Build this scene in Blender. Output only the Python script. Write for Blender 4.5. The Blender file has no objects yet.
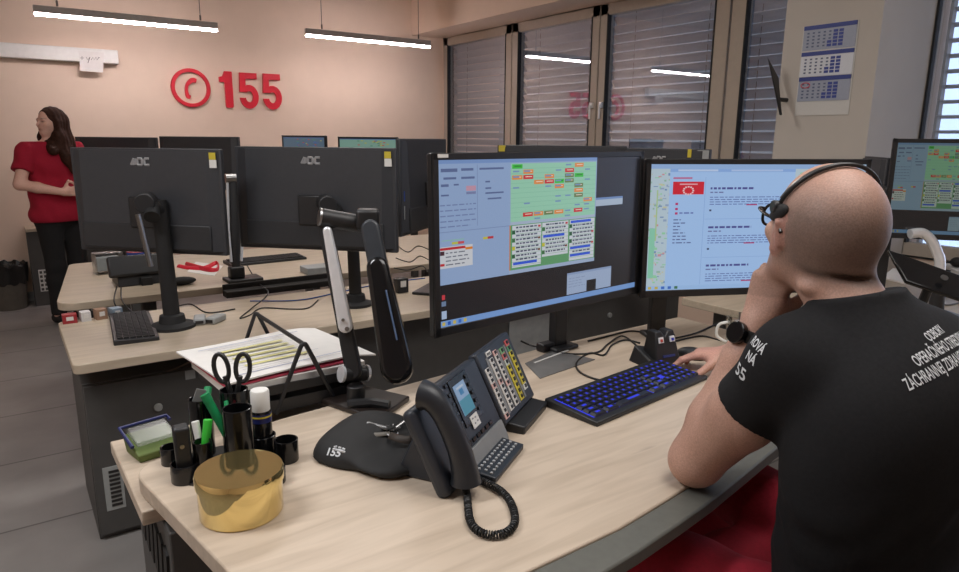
import bpy, bmesh, math, random
import numpy as np
import openvdb
from mathutils import Vector, Matrix
from mathutils.bvhtree import BVHTree

random.seed(7)
SC = bpy.context.scene
COL = SC.collection
R = math.radians
V = Vector

# ------------------------------------------------------------------ camera
F_PX, CX, CY = 680.0, 479.5, 286.0
CAM_H = 1.45
YAW, PITCH, ROLL = R(35.0), R(12.3), R(0.5)
FW = V((math.sin(YAW)*math.cos(PITCH), math.cos(YAW)*math.cos(PITCH), -math.sin(PITCH)))
_r0 = V((math.cos(YAW), -math.sin(YAW), 0)); _u0 = _r0.cross(FW)
RT = math.cos(ROLL)*_r0 + math.sin(ROLL)*_u0
UP = -math.sin(ROLL)*_r0 + math.cos(ROLL)*_u0
CAM = V((0, 0, CAM_H))


def P(px, py, z=None, X=None, Y=None, D=None):
    """world point seen at a photo pixel, on the plane z=, X= or Y= or at depth D"""
    d = FW + (px-CX)/F_PX*RT - (py-CY)/F_PX*UP
    if z is not None: t = (z-CAM_H)/d.z
    elif X is not None: t = X/d.x
    elif Y is not None: t = Y/d.y
    else: t = D
    return CAM + t*d


cam_d = bpy.data.cameras.new('camera'); cam_o = bpy.data.objects.new('camera', cam_d); COL.objects.link(cam_o)
cam_d.sensor_width = 36.0; cam_d.lens = F_PX/959*36.0; cam_d.clip_start = .02
cam_o.matrix_world = Matrix(((RT.x, UP.x, -FW.x, 0), (RT.y, UP.y, -FW.y, 0), (RT.z, UP.z, -FW.z, CAM_H), (0, 0, 0, 1)))
SC.camera = cam_o
SC.view_settings.view_transform = 'Standard'

# ------------------------------------------------------------------ materials
def lin(c):
    return tuple(((x/255)/12.92 if x/255 <= .04045 else ((x/255+.055)/1.055)**2.4) for x in c)


def pm(name, col, rough=.5, metal=0, noise=.08, scale=30, bump=0, emis=0, spec=.5, ecol=None, coat=0):
    m = bpy.data.materials.new(name); m.use_nodes = True
    nt = m.node_tree; b = nt.nodes['Principled BSDF']
    c = lin(col)
    tc = nt.nodes.new('ShaderNodeTexCoord'); n = nt.nodes.new('ShaderNodeTexNoise')
    n.inputs['Scale'].default_value = scale; n.inputs['Detail'].default_value = 4
    nt.links.new(tc.outputs['Object'], n.inputs['Vector'])
    rp = nt.nodes.new('ShaderNodeValToRGB')
    rp.color_ramp.elements[0].position = .3; rp.color_ramp.elements[1].position = .7
    rp.color_ramp.elements[0].color = (*[x*(1-noise) for x in c], 1)
    rp.color_ramp.elements[1].color = (*[min(1, x*(1+noise)) for x in c], 1)
    nt.links.new(n.outputs['Fac'], rp.inputs['Fac'])
    nt.links.new(rp.outputs['Color'], b.inputs['Base Color'])
    b.inputs['Roughness'].default_value = rough; b.inputs['Metallic'].default_value = metal
    b.inputs['Specular IOR Level'].default_value = spec
    b.inputs['Coat Weight'].default_value = coat
    if bump:
        bp = nt.nodes.new('ShaderNodeBump'); bp.inputs['Strength'].default_value = bump; bp.inputs['Distance'].default_value = .002
        nt.links.new(n.outputs['Fac'], bp.inputs['Height']); nt.links.new(bp.outputs['Normal'], b.inputs['Normal'])
    if emis:
        b.inputs['Emission Color'].default_value = (*lin(ecol or col), 1); b.inputs['Emission Strength'].default_value = emis
    return m


def vm(name, rough=.5, emis=0, noise=.05, scale=200, spec=.5, bump=0, metal=0, sss=0):
    """material whose colour comes from the mesh attribute Col (painted per face or per vertex)"""
    m = bpy.data.materials.new(name); m.use_nodes = True
    nt = m.node_tree; b = nt.nodes['Principled BSDF']
    a = nt.nodes.new('ShaderNodeAttribute'); a.attribute_name = 'Col'
    if noise:
        tc = nt.nodes.new('ShaderNodeTexCoord'); n = nt.nodes.new('ShaderNodeTexNoise')
        n.inputs['Scale'].default_value = scale; nt.links.new(tc.outputs['Object'], n.inputs['Vector'])
        mr = nt.nodes.new('ShaderNodeMapRange'); mr.inputs['From Min'].default_value = .25; mr.inputs['From Max'].default_value = .75
        mr.inputs['To Min'].default_value = 1-noise; mr.inputs['To Max'].default_value = 1+noise
        nt.links.new(n.outputs['Fac'], mr.inputs['Value'])
        mx = nt.nodes.new('ShaderNodeVectorMath'); mx.operation = 'SCALE'
        nt.links.new(a.outputs['Color'], mx.inputs[0]); nt.links.new(mr.outputs['Result'], mx.inputs['Scale'])
        src = mx.outputs['Vector']
        if bump:
            bp = nt.nodes.new('ShaderNodeBump'); bp.inputs['Strength'].default_value = bump; bp.inputs['Distance'].default_value = .001
            nt.links.new(n.outputs['Fac'], bp.inputs['Height']); nt.links.new(bp.outputs['Normal'], b.inputs['Normal'])
    else:
        src = a.outputs['Color']
    if emis:
        b.inputs['Base Color'].default_value = (.01, .01, .012, 1)
        nt.links.new(src, b.inputs['Emission Color']); b.inputs['Emission Strength'].default_value = emis
    else:
        nt.links.new(src, b.inputs['Base Color'])
    b.inputs['Roughness'].default_value = rough; b.inputs['Specular IOR Level'].default_value = spec
    b.inputs['Metallic'].default_value = metal
    if sss:
        b.inputs['Subsurface Weight'].default_value = sss; b.inputs['Subsurface Radius'].default_value = (.01, .004, .002); b.inputs['Subsurface Scale'].default_value = 1
    return m


def wood(name, c0, c1, rot=0, rough=.45):
    m = bpy.data.materials.new(name); m.use_nodes = True
    nt = m.node_tree; b = nt.nodes['Principled BSDF']; L = nt.links.new
    tc = nt.nodes.new('ShaderNodeTexCoord'); mp = nt.nodes.new('ShaderNodeMapping')
    mp.inputs['Rotation'].default_value = (0, 0, rot); mp.inputs['Scale'].default_value = (1.6, 16, 16)
    L(tc.outputs['Object'], mp.inputs['Vector'])
    n = nt.nodes.new('ShaderNodeTexNoise'); n.inputs['Scale'].default_value = 2.2; n.inputs['Detail'].default_value = 7; n.inputs['Distortion'].default_value = .6
    L(mp.outputs['Vector'], n.inputs['Vector'])
    rp = nt.nodes.new('ShaderNodeValToRGB'); e = rp.color_ramp.elements
    e[0].position = .25; e[0].color = (*lin(c0), 1); e[1].position = .62; e[1].color = (*lin(c1), 1)
    L(n.outputs['Fac'], rp.inputs['Fac'])
    mp2 = nt.nodes.new('ShaderNodeMapping'); mp2.inputs['Rotation'].default_value = (0, 0, rot); mp2.inputs['Scale'].default_value = (3, 26, 26)
    L(tc.outputs['Object'], mp2.inputs['Vector'])
    n2 = nt.nodes.new('ShaderNodeTexNoise'); n2.inputs['Scale'].default_value = 1.3; n2.inputs['Detail'].default_value = 3
    L(mp2.outputs['Vector'], n2.inputs['Vector'])
    r2 = nt.nodes.new('ShaderNodeValToRGB'); q = r2.color_ramp.elements
    q[0].position = .24; q[0].color = (.45, .42, .42, 1); q[1].position = .32; q[1].color = (1, 1, 1, 1)
    L(n2.outputs['Fac'], r2.inputs['Fac'])
    mx = nt.nodes.new('ShaderNodeMix'); mx.data_type = 'RGBA'; mx.blend_type = 'MULTIPLY'; mx.inputs['Factor'].default_value = .4
    L(rp.outputs['Color'], mx.inputs[6]); L(r2.outputs['Color'], mx.inputs[7]); L(mx.outputs[2], b.inputs['Base Color'])
    b.inputs['Roughness'].default_value = rough
    return m


def glass_mirror(name):
    m = bpy.data.materials.new(name); m.use_nodes = True
    nt = m.node_tree; nt.nodes.clear(); L = nt.links.new
    o = nt.nodes.new('ShaderNodeOutputMaterial'); mx = nt.nodes.new('ShaderNodeMixShader')
    t = nt.nodes.new('ShaderNodeBsdfTransparent'); g = nt.nodes.new('ShaderNodeBsdfGlossy')
    t.inputs['Color'].default_value = (.86, .88, .9, 1); g.inputs['Roughness'].default_value = .015; g.inputs['Color'].default_value = (.9, .92, .95, 1)
    n = nt.nodes.new('ShaderNodeTexNoise'); n.inputs['Scale'].default_value = 3
    mr = nt.nodes.new('ShaderNodeMapRange'); mr.inputs['To Min'].default_value = .31; mr.inputs['To Max'].default_value = .35
    L(n.outputs['Fac'], mr.inputs['Value']); L(mr.outputs['Result'], mx.inputs['Fac'])
    L(t.outputs[0], mx.inputs[1]); L(g.outputs[0], mx.inputs[2]); L(mx.outputs[0], o.inputs['Surface'])
    return m


def clear_glass(name, col=(.95, .97, .96), alpha=.25, rough=.06):
    m = bpy.data.materials.new(name); m.use_nodes = True
    nt = m.node_tree; nt.nodes.clear(); L = nt.links.new
    o = nt.nodes.new('ShaderNodeOutputMaterial'); mx = nt.nodes.new('ShaderNodeMixShader')
    t = nt.nodes.new('ShaderNodeBsdfTransparent'); g = nt.nodes.new('ShaderNodeBsdfGlossy')
    t.inputs['Color'].default_value = (*col, 1); g.inputs['Roughness'].default_value = rough
    n = nt.nodes.new('ShaderNodeLayerWeight'); n.inputs['Blend'].default_value = alpha
    L(n.outputs['Facing'], mx.inputs['Fac']); L(t.outputs[0], mx.inputs[1]); L(g.outputs[0], mx.inputs[2]); L(mx.outputs[0], o.inputs['Surface'])
    return m


M = {}
M['wall'] = pm('wall_paint', (228, 205, 186), .9, noise=.02, scale=6)
M['wall2'] = pm('wall_paint_pillar', (184, 177, 169), .9, noise=.02, scale=6)
M['ceil'] = pm('ceiling_paint', (206, 196, 186), .95, noise=.02, scale=4)
M['wood'] = wood('oak_laminate', (179, 162, 143), (199, 182, 163), R(-12))
M['wood2'] = wood('oak_laminate_far', (172, 157, 137), (189, 173, 152), R(3))
M['edge'] = pm('grey_edge_leather', (96, 96, 90), .55, noise=.06, scale=60, bump=.1)
M['cab'] = pm('anthracite_cabinet', (74, 72, 70), .55, noise=.05, scale=25)
M['cabdark'] = pm('dark_recess_board', (36, 33, 31), .7, noise=.1)
M['ltgrey'] = pm('light_grey_panel', (150, 152, 152), .6)
M['vent'] = pm('vent_plate_grey', (150, 152, 150), .5)
M['black'] = pm('black_plastic', (34, 34, 36), .45, noise=.1)
M['blackgloss'] = pm('glossy_black_plastic', (18, 18, 20), .18, noise=.1)
M['blackmatt'] = pm('matt_black', (28, 28, 29), .75, noise=.12)
M['monback'] = pm('monitor_back_plastic', (54, 55, 59), .5, noise=.05, scale=60)
M['monback2'] = pm('monitor_back_lower', (45, 46, 49), .5, noise=.05, scale=60)
M['bezel'] = pm('monitor_bezel', (30, 30, 32), .4)
M['logo'] = pm('logo_grey', (150, 150, 152), .35)
M['yellow'] = pm('yellow_sticker', (206, 186, 60), .5)
M['white'] = pm('white_plastic', (225, 224, 220), .45, noise=.03)
M['paper'] = pm('white_paper', (222, 219, 215), .85, noise=.03)
M['chrome'] = pm('polished_aluminium', (240, 242, 246), .28, .5, noise=.04)
M['steel'] = pm('brushed_steel', (150, 150, 150), .3, 1, noise=.08)
M['gold'] = pm('gold_foil', (240, 218, 152), .07, .95, noise=.03, scale=14, bump=.03)
M['red'] = pm('red_plastic', (206, 28, 50), .5, noise=.04)
M['redsign'] = pm('red_sign_acrylic', (214, 30, 52), .45, noise=.04)
M['redcloth'] = pm('red_trouser_cloth', (150, 20, 42), .9, noise=.12, scale=120, bump=.3)
M['redshirt'] = pm('red_shirt_cloth', (158, 14, 44), .9, noise=.08, scale=90, bump=.2)
M['tshirt'] = pm('black_cotton', (30, 30, 32), .92, noise=.12, scale=160, bump=.15, spec=.25)
M['blacktrousers'] = pm('black_trouser_cloth', (24, 23, 24), .9, noise=.1)
M['print'] = pm('white_shirt_print', (205, 208, 212), .8, noise=.03)
M['green'] = pm('green_plastic', (22, 140, 84), .4)
M['lime'] = pm('bright_green_plastic', (60, 190, 60), .4)
M['olive'] = pm('olive_green_box', (88, 104, 48), .6)
M['blue'] = pm('blue_plastic', (36, 66, 140), .45)
M['navy'] = pm('dark_blue_rim', (26, 34, 92), .4)
M['bluecable'] = pm('blue_cable', (38, 80, 160), .5)
M['cable'] = pm('black_cable', (20, 20, 21), .5)
M['frame'] = pm('beige_window_frame', (176, 164, 150), .5, noise=.03)
M['slat'] = pm('aluminium_blind_slat', (186, 190, 196), .45, .3, noise=.04)
M['mirrorglass'] = glass_mirror('window_glass')
M['glass'] = clear_glass('drinking_glass')
M['clearbox'] = clear_glass('clear_plastic', (.86, .88, .88), .2, .35)
M['lampcase'] = pm('lamp_housing', (165, 158, 152), .5)
M['lampglow'] = pm('lamp_diffuser', (255, 250, 255), .5, noise=0, emis=50, ecol=(252, 238, 240))
M['wire'] = pm('thin_steel_wire', (105, 98, 92), .4, .6)
M['vcol'] = vm('painted_parts', .5)
M['screen'] = vm('lcd_screen', .25, emis=.74, noise=0)
M['screen_far'] = vm('lcd_screen_far', .3, emis=.5, noise=0)
M['skin'] = vm('skin_and_stubble', .55, noise=.16, scale=330, bump=.35, sss=.06)
M['blueglow'] = pm('blue_key_backlight', (16, 22, 120), .4, emis=.75, ecol=(52, 62, 225))
M['keycap'] = pm('black_keycap', (30, 31, 46), .4)  # blue tint of the backlight glow put into the cap colour
M['phone'] = pm('slate_phone_plastic', (40, 45, 54), .42, noise=.06)
M['greyrest'] = pm('grey_phone_panel', (128, 130, 131), .5)
M['hair'] = pm('brown_hair', (56, 33, 24), .75, noise=.35, scale=60, spec=.2)
M['lens'] = clear_glass('spectacle_lens', (.97, .97, .98), .2)
M['brownplate'] = pm('bronze_black_plate', (42, 35, 32), .35)
M['bag'] = pm('black_bin_liner', (22, 21, 21), .35, noise=.3, scale=40, bump=.8)
M['bin'] = pm('grey_bin', (92, 86, 78), .6)
M['cork'] = pm('pencil_wood', (190, 140, 90), .7)

# ------------------------------------------------------------------ mesh builder
class MB:
    def __init__(s): s.v = []; s.f = []; s.c = []
    def add(s, vs, fs, col=None):
        o = len(s.v); s.v += [V(v) for v in vs]
        for f in fs: s.f.append([i+o for i in f]); s.c.append(col)
        return s
    def box(s, c, size, rot=None, col=None):
        x, y, z = [q/2 for q in size]
        vs = [V((a*x, b*y, d*z)) for d in (-1, 1) for b in (-1, 1) for a in (-1, 1)]
        if rot is not None: vs = [rot @ v for v in vs]
        vs = [v+V(c) for v in vs]
        return s.add(vs, [(0, 2, 3, 1), (4, 5, 7, 6), (0, 1, 5, 4), (2, 6, 7, 3), (0, 4, 6, 2), (1, 3, 7, 5)], col)
    def cyl(s, a, b, r0, r1=None, n=20, col=None, caps=True):
        a, b = V(a), V(b); r1 = r0 if r1 is None else r1
        d = (b-a).normalized(); e = d.orthogonal().normalized(); g = d.cross(e)
        vs = []
        for p, r in ((a, r0), (b, r1)):
            vs += [p+r*(math.cos(t)*e+math.sin(t)*g) for t in [2*math.pi*i/n for i in range(n)]]
        fs = [(i, (i+1) % n, n+(i+1) % n, n+i) for i in range(n)]
        if caps: fs += [tuple(range(n-1, -1, -1)), tuple(range(n, 2*n))]
        return s.add(vs, fs, col)
    def tube(s, path, r, n=8, col=None, flat=1.0):
        pts = [V(p) for p in path]; rs = r if isinstance(r, (list, tuple)) else [r]*len(pts)
        vs = []; prev = None
        for i, p in enumerate(pts):
            d = (pts[min(i+1, len(pts)-1)]-pts[max(i-1, 0)]).normalized()
            if prev is None:
                e = d.orthogonal().normalized()
            else:
                e = (prev-d*prev.dot(d)); e = e.normalized() if e.length > 1e-6 else d.orthogonal().normalized()
            prev = e; g = d.cross(e)
            vs += [p+rs[i]*(math.cos(t)*e+flat*math.sin(t)*g) for t in [2*math.pi*k/n for k in range(n)]]
        fs = []
        for i in range(len(pts)-1):
            fs += [(i*n+k, i*n+(k+1) % n, (i+1)*n+(k+1) % n, (i+1)*n+k) for k in range(n)]
        fs += [tuple(range(n-1, -1, -1)), tuple(range((len(pts)-1)*n, len(pts)*n))]
        return s.add(vs, fs, col)
    def lathe(s, prof, c=(0, 0, 0), n=32, col=None, sx=1, sy=1):
        c = V(c); vs = []
        for r, z in prof: vs += [c+V((sx*r*math.cos(t), sy*r*math.sin(t), z)) for t in [2*math.pi*k/n for k in range(n)]]
        fs = []
        for i in range(len(prof)-1):
            fs += [(i*n+k, i*n+(k+1) % n, (i+1)*n+(k+1) % n, (i+1)*n+k) for k in range(n)]
        if prof[0][0] > 1e-5: fs.append(tuple(range(n-1, -1, -1)))
        if prof[-1][0] > 1e-5: fs.append(tuple(range((len(prof)-1)*n, len(prof)*n)))
        return s.add(vs, fs, col)
    def prism(s, poly, z0, z1, col=None, mat=None):
        n = len(poly); vs = [V((p[0], p[1], z0)) for p in poly]+[V((p[0], p[1], z1)) for p in poly]
        if mat is not None: vs = [mat @ v for v in vs]
        fs = [tuple(range(n-1, -1, -1)), tuple(range(n, 2*n))]+[(i, (i+1) % n, n+(i+1) % n, n+i) for i in range(n)]
        return s.add(vs, fs, col)
    def quad(s, a, b, c, d, col=None): return s.add([a, b, c, d], [(0, 1, 2, 3)], col)
    def ball(s, c, r, col=None, n=16, m=10):
        r = V(r) if not isinstance(r, (int, float)) else V((r, r, r)); c = V(c); vs = []
        for i in range(m+1):
            ph = math.pi*i/m
            vs += [c+V((r.x*math.sin(ph)*math.cos(t), r.y*math.sin(ph)*math.sin(t), -r.z*math.cos(ph))) for t in [2*math.pi*k/n for k in range(n)]]
        fs = [(i*n+k, i*n+(k+1) % n, (i+1)*n+(k+1) % n, (i+1)*n+k) for i in range(m) for k in range(n)]
        return s.add(vs, fs, col)
    def xf(s, mat): s.v = [mat @ v for v in s.v]; return s
    def join(s, o): return s.add(o.v, o.f, None) if False else s._join(o)
    def _join(s, o):
        k = len(s.v); s.v += o.v; s.f += [[i+k for i in f] for f in o.f]; s.c += o.c; return s


def mkmesh(name, mb, smooth=35):
    me = bpy.data.meshes.new(name)
    me.from_pydata([tuple(v) for v in mb.v], [], [tuple(f) for f in mb.f])
    bm = bmesh.new(); bm.from_mesh(me)
    bmesh.ops.remove_doubles(bm, verts=bm.verts, dist=1e-6)
    if len(bm.faces) == len(mb.f) and any(c is not None for c in mb.c):
        lay = bm.loops.layers.float_color.new('Col')
        for f, c in zip(bm.faces, mb.c):
            cc = (*lin(c), 1) if c is not None else (.5, .5, .5, 1)
            for l in f.loops: l[lay] = cc
    if not any(c is not None for c in mb.c):
        bmesh.ops.recalc_face_normals(bm, faces=bm.faces)
    bm.to_mesh(me); bm.free()
    if smooth:
        me.polygons.foreach_set('use_smooth', [True]*len(me.polygons))
        me.set_sharp_from_angle(angle=R(smooth))
    return me


def obj(name, mb, mat, parent=None, bevel=0, smooth=35, seg=2, world=True, kind=None):
    """one mesh object; under a parent its coordinates are taken relative to the parent's root"""
    if parent is not None and world:
        mb.xf(parent['_inv'] if False else ROOTINV[parent.name])
    me = mkmesh(name, mb, smooth) if isinstance(mb, MB) else mb
    o = bpy.data.objects.new(name, me); COL.objects.link(o)
    if mat is not None: me.materials.append(M[mat] if isinstance(mat, str) else mat)
    if parent is not None:
        o.parent = parent; ROOTINV[o.name] = ROOTINV[parent.name]
    else:
        ROOTINV[o.name] = Matrix()
    if bevel:
        b = o.modifiers.new('bevel', 'BEVEL'); b.width = bevel; b.segments = seg; b.limit_method = 'ANGLE'; b.angle_limit = R(40); b.harden_normals = False
    if kind: o['kind'] = kind
    return o


ROOTINV = {}


def thing(name, label, cat, loc=(0, 0, 0), rotz=0, group=None):
    o = bpy.data.objects.new(name, None); COL.objects.link(o)
    o.location = loc; o.rotation_euler = (0, 0, rotz); o.empty_display_size = .05
    o['label'] = label; o['category'] = cat
    if group: o['group'] = group
    ROOTINV[o.name] = (Matrix.Translation(loc) @ Matrix.Rotation(rotz, 4, 'Z')).inverted()
    return o


def tag(o, label, cat, group=None):
    o['label'] = label; o['category'] = cat
    if group: o['group'] = group
    return o


def struct(name, mb, mat, parent=None, **k):
    o = obj(name, mb, mat, parent, **k)
    if parent is None: o['kind'] = 'structure'
    return o


def setorigin(o, loc):
    """move a single mesh thing's origin to loc"""
    o.data.transform(Matrix.Translation(-V(loc))); o.location = loc
    return o


def smooth_path(pts, n=8):
    pts = [V(p) for p in pts]; out = []
    for i in range(len(pts)-1):
        p0 = pts[max(i-1, 0)]; p1 = pts[i]; p2 = pts[i+1]; p3 = pts[min(i+2, len(pts)-1)]
        for k in range(n):
            t = k/n
            out.append(.5*((2*p1)+(p2-p0)*t+(2*p0-5*p1+4*p2-p3)*t*t+(3*p1-p0-3*p2+p3)*t**3))
    out.append(pts[-1]); return out


def rounded(poly, r, n=6):
    """round listed corners of a polygon; r per corner"""
    out = []; m = len(poly)
    for i in range(m):
        p = V((*poly[i][:2], 0)); rr = r[i] if isinstance(r, (list, tuple)) else r
        if rr <= 0: out.append((p.x, p.y)); continue
        a = (V((*poly[i-1][:2], 0))-p); b = (V((*poly[(i+1) % m][:2], 0))-p)
        ra = min(rr, a.length*.49, b.length*.49)
        pa, pb = p+a.normalized()*ra, p+b.normalized()*ra
        for k in range(n+1):
            t = k/n; q = (1-t)**2*pa+2*t*(1-t)*p+t*t*pb; out.append((q.x, q.y))
    return out


_fcache = {}
def text_geom(s, size=1.0, bold=.0, extrude=0.0, align='LEFT'):
    cu = bpy.data.curves.new('txt', 'FONT'); cu.body = s; cu.size = size; cu.offset = bold; cu.extrude = extrude; cu.align_x = align
    cu.resolution_u = 3
    o = bpy.data.objects.new('txt', cu); COL.objects.link(o)
    dg = bpy.context.evaluated_depsgraph_get(); me = o.evaluated_get(dg).to_mesh()
    vs = [V(v.co) for v in me.vertices]; fs = [tuple(p.vertices) for p in me.polygons]
    o.evaluated_get(dg).to_mesh_clear(); bpy.data.objects.remove(o); bpy.data.curves.remove(cu)
    mb = MB(); mb.add(vs, fs); return mb

# ------------------------------------------------------------------ room shell
XW, YB = 4.42, 7.1
ZC = 3.1
def floor_mat():
    m = bpy.data.materials.new('grey_floor_tiles'); m.use_nodes = True
    nt = m.node_tree; b = nt.nodes['Principled BSDF']; L = nt.links.new
    tc = nt.nodes.new('ShaderNodeTexCoord'); br = nt.nodes.new('ShaderNodeTexBrick')
    br.offset = 0; br.inputs['Scale'].default_value = 1; br.inputs['Brick Width'].default_value = 1.3; br.inputs['Row Height'].default_value = .64
    br.inputs['Mortar Size'].default_value = .006; br.inputs['Mortar Smooth'].default_value = .3
    br.inputs['Color1'].default_value = (*lin((134, 130, 127)), 1); br.inputs['Color2'].default_value = (*lin((140, 136, 133)), 1)
    br.inputs['Mortar'].default_value = (*lin((92, 89, 87)), 1)
    mp = nt.nodes.new('ShaderNodeMapping'); mp.inputs['Location'].default_value = (.35, -.31, 0)
    L(tc.outputs['Object'], mp.inputs['Vector']); L(mp.outputs['Vector'], br.inputs['Vector'])
    n = nt.nodes.new('ShaderNodeTexNoise'); n.inputs['Scale'].default_value = 5; n.inputs['Detail'].default_value = 6
    L(tc.outputs['Object'], n.inputs['Vector'])
    mx = nt.nodes.new('ShaderNodeMix'); mx.data_type = 'RGBA'; mx.blend_type = 'OVERLAY'; mx.inputs['Factor'].default_value = .25
    L(br.outputs['Color'], mx.inputs[6]); L(n.outputs['Fac'], mx.inputs[7]); L(mx.outputs[2], b.inputs['Base Color'])
    b.inputs['Roughness'].default_value = .38
    return m
M['floor'] = floor_mat()

struct('floor', MB().box((2, 2, -.05), (12, 12, .1)), 'floor')
struct('ceiling', MB().box((2, 2, ZC+.05), (12, 12, .1)), 'ceil')
struct('wall_back', MB().box((1.0, YB+.1, ZC/2), (8.5, .2, ZC)), 'wall')
struct('wall_left', MB().box((-3.1, 2.3, ZC/2), (.2, 9.6, ZC)), 'wall')
struct('wall_front', MB().box((1, -2.6, ZC/2), (8.4, .2, ZC)), 'wall')
SILL = .78
WT = 2.57
PY0, PY1, PX = 1.86, 2.40, 3.817            # pillar: near side, far side, face
struct('wall_right', MB().box((XW+.1, 2.3, SILL/2), (.2, 9.6, SILL)).box((XW+.1, 2.3, (WT+ZC)/2), (.2, 9.6, ZC-WT))
       .box((XW+.1, (PY0+2.55)/2, (SILL+WT)/2), (.2, 2.55-PY0, WT-SILL)).box((XW+.1, YB-.02, (SILL+WT)/2), (.2, .06, WT-SILL)).box((XW+.1, -2, (SILL+WT)/2), (.2, 1.2, WT-SILL)), 'wall')
struct('wall_right_pillar', MB().box(((PX+XW)/2, (PY0+PY1)/2, ZC/2), (XW-PX, PY1-PY0, ZC)), 'wall2')
struct('trim_1', MB().box((4.01+.2, (YB+PY1)/2, (2.575+ZC)/2), (.41, YB-PY1, ZC-2.575)), 'wall')   # bulkhead over the windows
struct('baseboard_back', MB().box((.6, YB-.008, .04), (7.4, .016, .08)), 'ltgrey')

# windows of the right wall: (far Y, near Y)
def window(i, y_far, y_near, fr_far, fr_near, handle=None):
    w = bpy.data.objects.new('window_%d' % i, None); COL.objects.link(w); w['kind'] = 'structure'
    w.location = (XW, (y_far+y_near)/2, SILL); ROOTINV[w.name] = Matrix.Translation(w.location).inverted()
    f = MB(); d = .07
    zt = WT
    f.box((XW+.02, y_far-fr_far/2, (SILL+zt)/2), (d, fr_far, zt-SILL))
    f.box((XW+.02, y_near+fr_near/2, (SILL+zt)/2), (d, fr_near, zt-SILL))
    f.box((XW+.02, (y_far+y_near)/2, zt-.045), (d, y_far-y_near, .09))
    f.box((XW+.02, (y_far+y_near)/2, SILL+.04), (d, y_far-y_near, .08))
    obj('window_frame', f, 'frame', w, bevel=.006)
    obj('pane', MB().quad((XW+.02, y_far-fr_far, SILL+.05), (XW+.02, y_near+fr_near, SILL+.05), (XW+.02, y_near+fr_near, zt-.08), (XW+.02, y_far-fr_far, zt-.08)), 'mirrorglass', w)
    g = MB(); e = .012
    for yy in (y_far-fr_far, y_near+fr_near): g.box((XW+.0, yy, (SILL+zt)/2), (.04, e, zt-SILL-.16))
    obj('gasket', g, 'blackmatt', w)
    if handle:
        hy = handle; hz = 1.74
        h = MB().box((XW-.03, hy, hz), (.03, .03, .05)).cyl((XW-.05, hy, hz), (XW-.05, hy, hz-.12), .009).cyl((XW-.02, hy, hz), (XW-.055, hy, hz), .009)
        obj('handle', h, 'chrome', w, bevel=.003)
    return w
window(1, 7.06, 5.76, .09, .10)
window(2, 5.75, 4.515, .10, .09, 4.56)
window(3, 4.505, 3.21, .09, .12, 4.44)
window(4, 3.19, 2.56, .12, .02)
window(5, 1.90, -1.4, .05, .08)

def blind(label, y0, y1, tilt, n0=SILL, pitch=.075):
    t = thing('venetian_blind', label, 'window blind', (XW+.13, (y0+y1)/2, WT), 0, 'aluminium blinds outside the windows')
    mb = MB(); z = WT-.04; rot = Matrix.Rotation(tilt, 3, 'Y')
    while z > SILL:
        # curved slat: three strips
        w = .085
        pts = [(-w/2, -.006), (-w/6, .004), (w/6, .004), (w/2, -.006)]
        pp = [rot @ V((a, 0, b)) for a, b in pts]
        for a, b in zip(pp, pp[1:]):
            c = V((XW+.13, 0, z))
            mb.quad(c+a+V((0, y0, 0)), c+b+V((0, y0, 0)), c+b+V((0, y1, 0)), c+a+V((0, y1, 0)))
        z -= pitch
    obj('slats', mb, 'slat', t)
    cb = MB()
    for k in (.2, .8):
        yy = y0+(y1-y0)*k; cb.cyl((XW+.13, yy, SILL), (XW+.13, yy, WT), .003, n=6)
    obj('cord', cb, 'blackmatt', t)
    rl = MB()
    for yy in (y0, y1): rl.box((XW+.13, yy, (SILL+WT)/2), (.05, .015, WT-SILL))
    obj('guide_rail', rl, 'ltgrey', t)
blind('grey slatted blind behind the window nearest the back corner', 5.79, 7.03, R(46))
blind('grey slatted blind behind the window reflecting the red 55, left of the handles', 4.54, 5.72, R(45))
blind('grey slatted blind behind the wide window right of the handles', 3.24, 4.48, R(42))
blind('grey slatted blind behind the narrow window beside the calendar pillar', 2.57, 3.16, R(46))
blind('open bright blind in the right window beyond the pillar, sky between its slats', -1.3, 1.83, R(10), pitch=.085)

# dusk building outside the right hand window; whole facade emits to brighten the slat gaps
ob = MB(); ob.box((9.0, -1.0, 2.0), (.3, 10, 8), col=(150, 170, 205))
for k in range(22):
    ob.box((8.83, -5.6+k*.42, random.choice((1.2, 2.2, 3.2, 4.2))), (.02, .35, .5), col=random.choice(((235, 150, 90), (225, 232, 245), (90, 110, 150), (240, 190, 130))))
o = obj('office_building', ob, vm('facade_glow', .8, emis=4.0, noise=.1, scale=2)); tag(o, 'glowing pale blue building with orange lit windows outside beyond the right blind', 'building')

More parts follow.
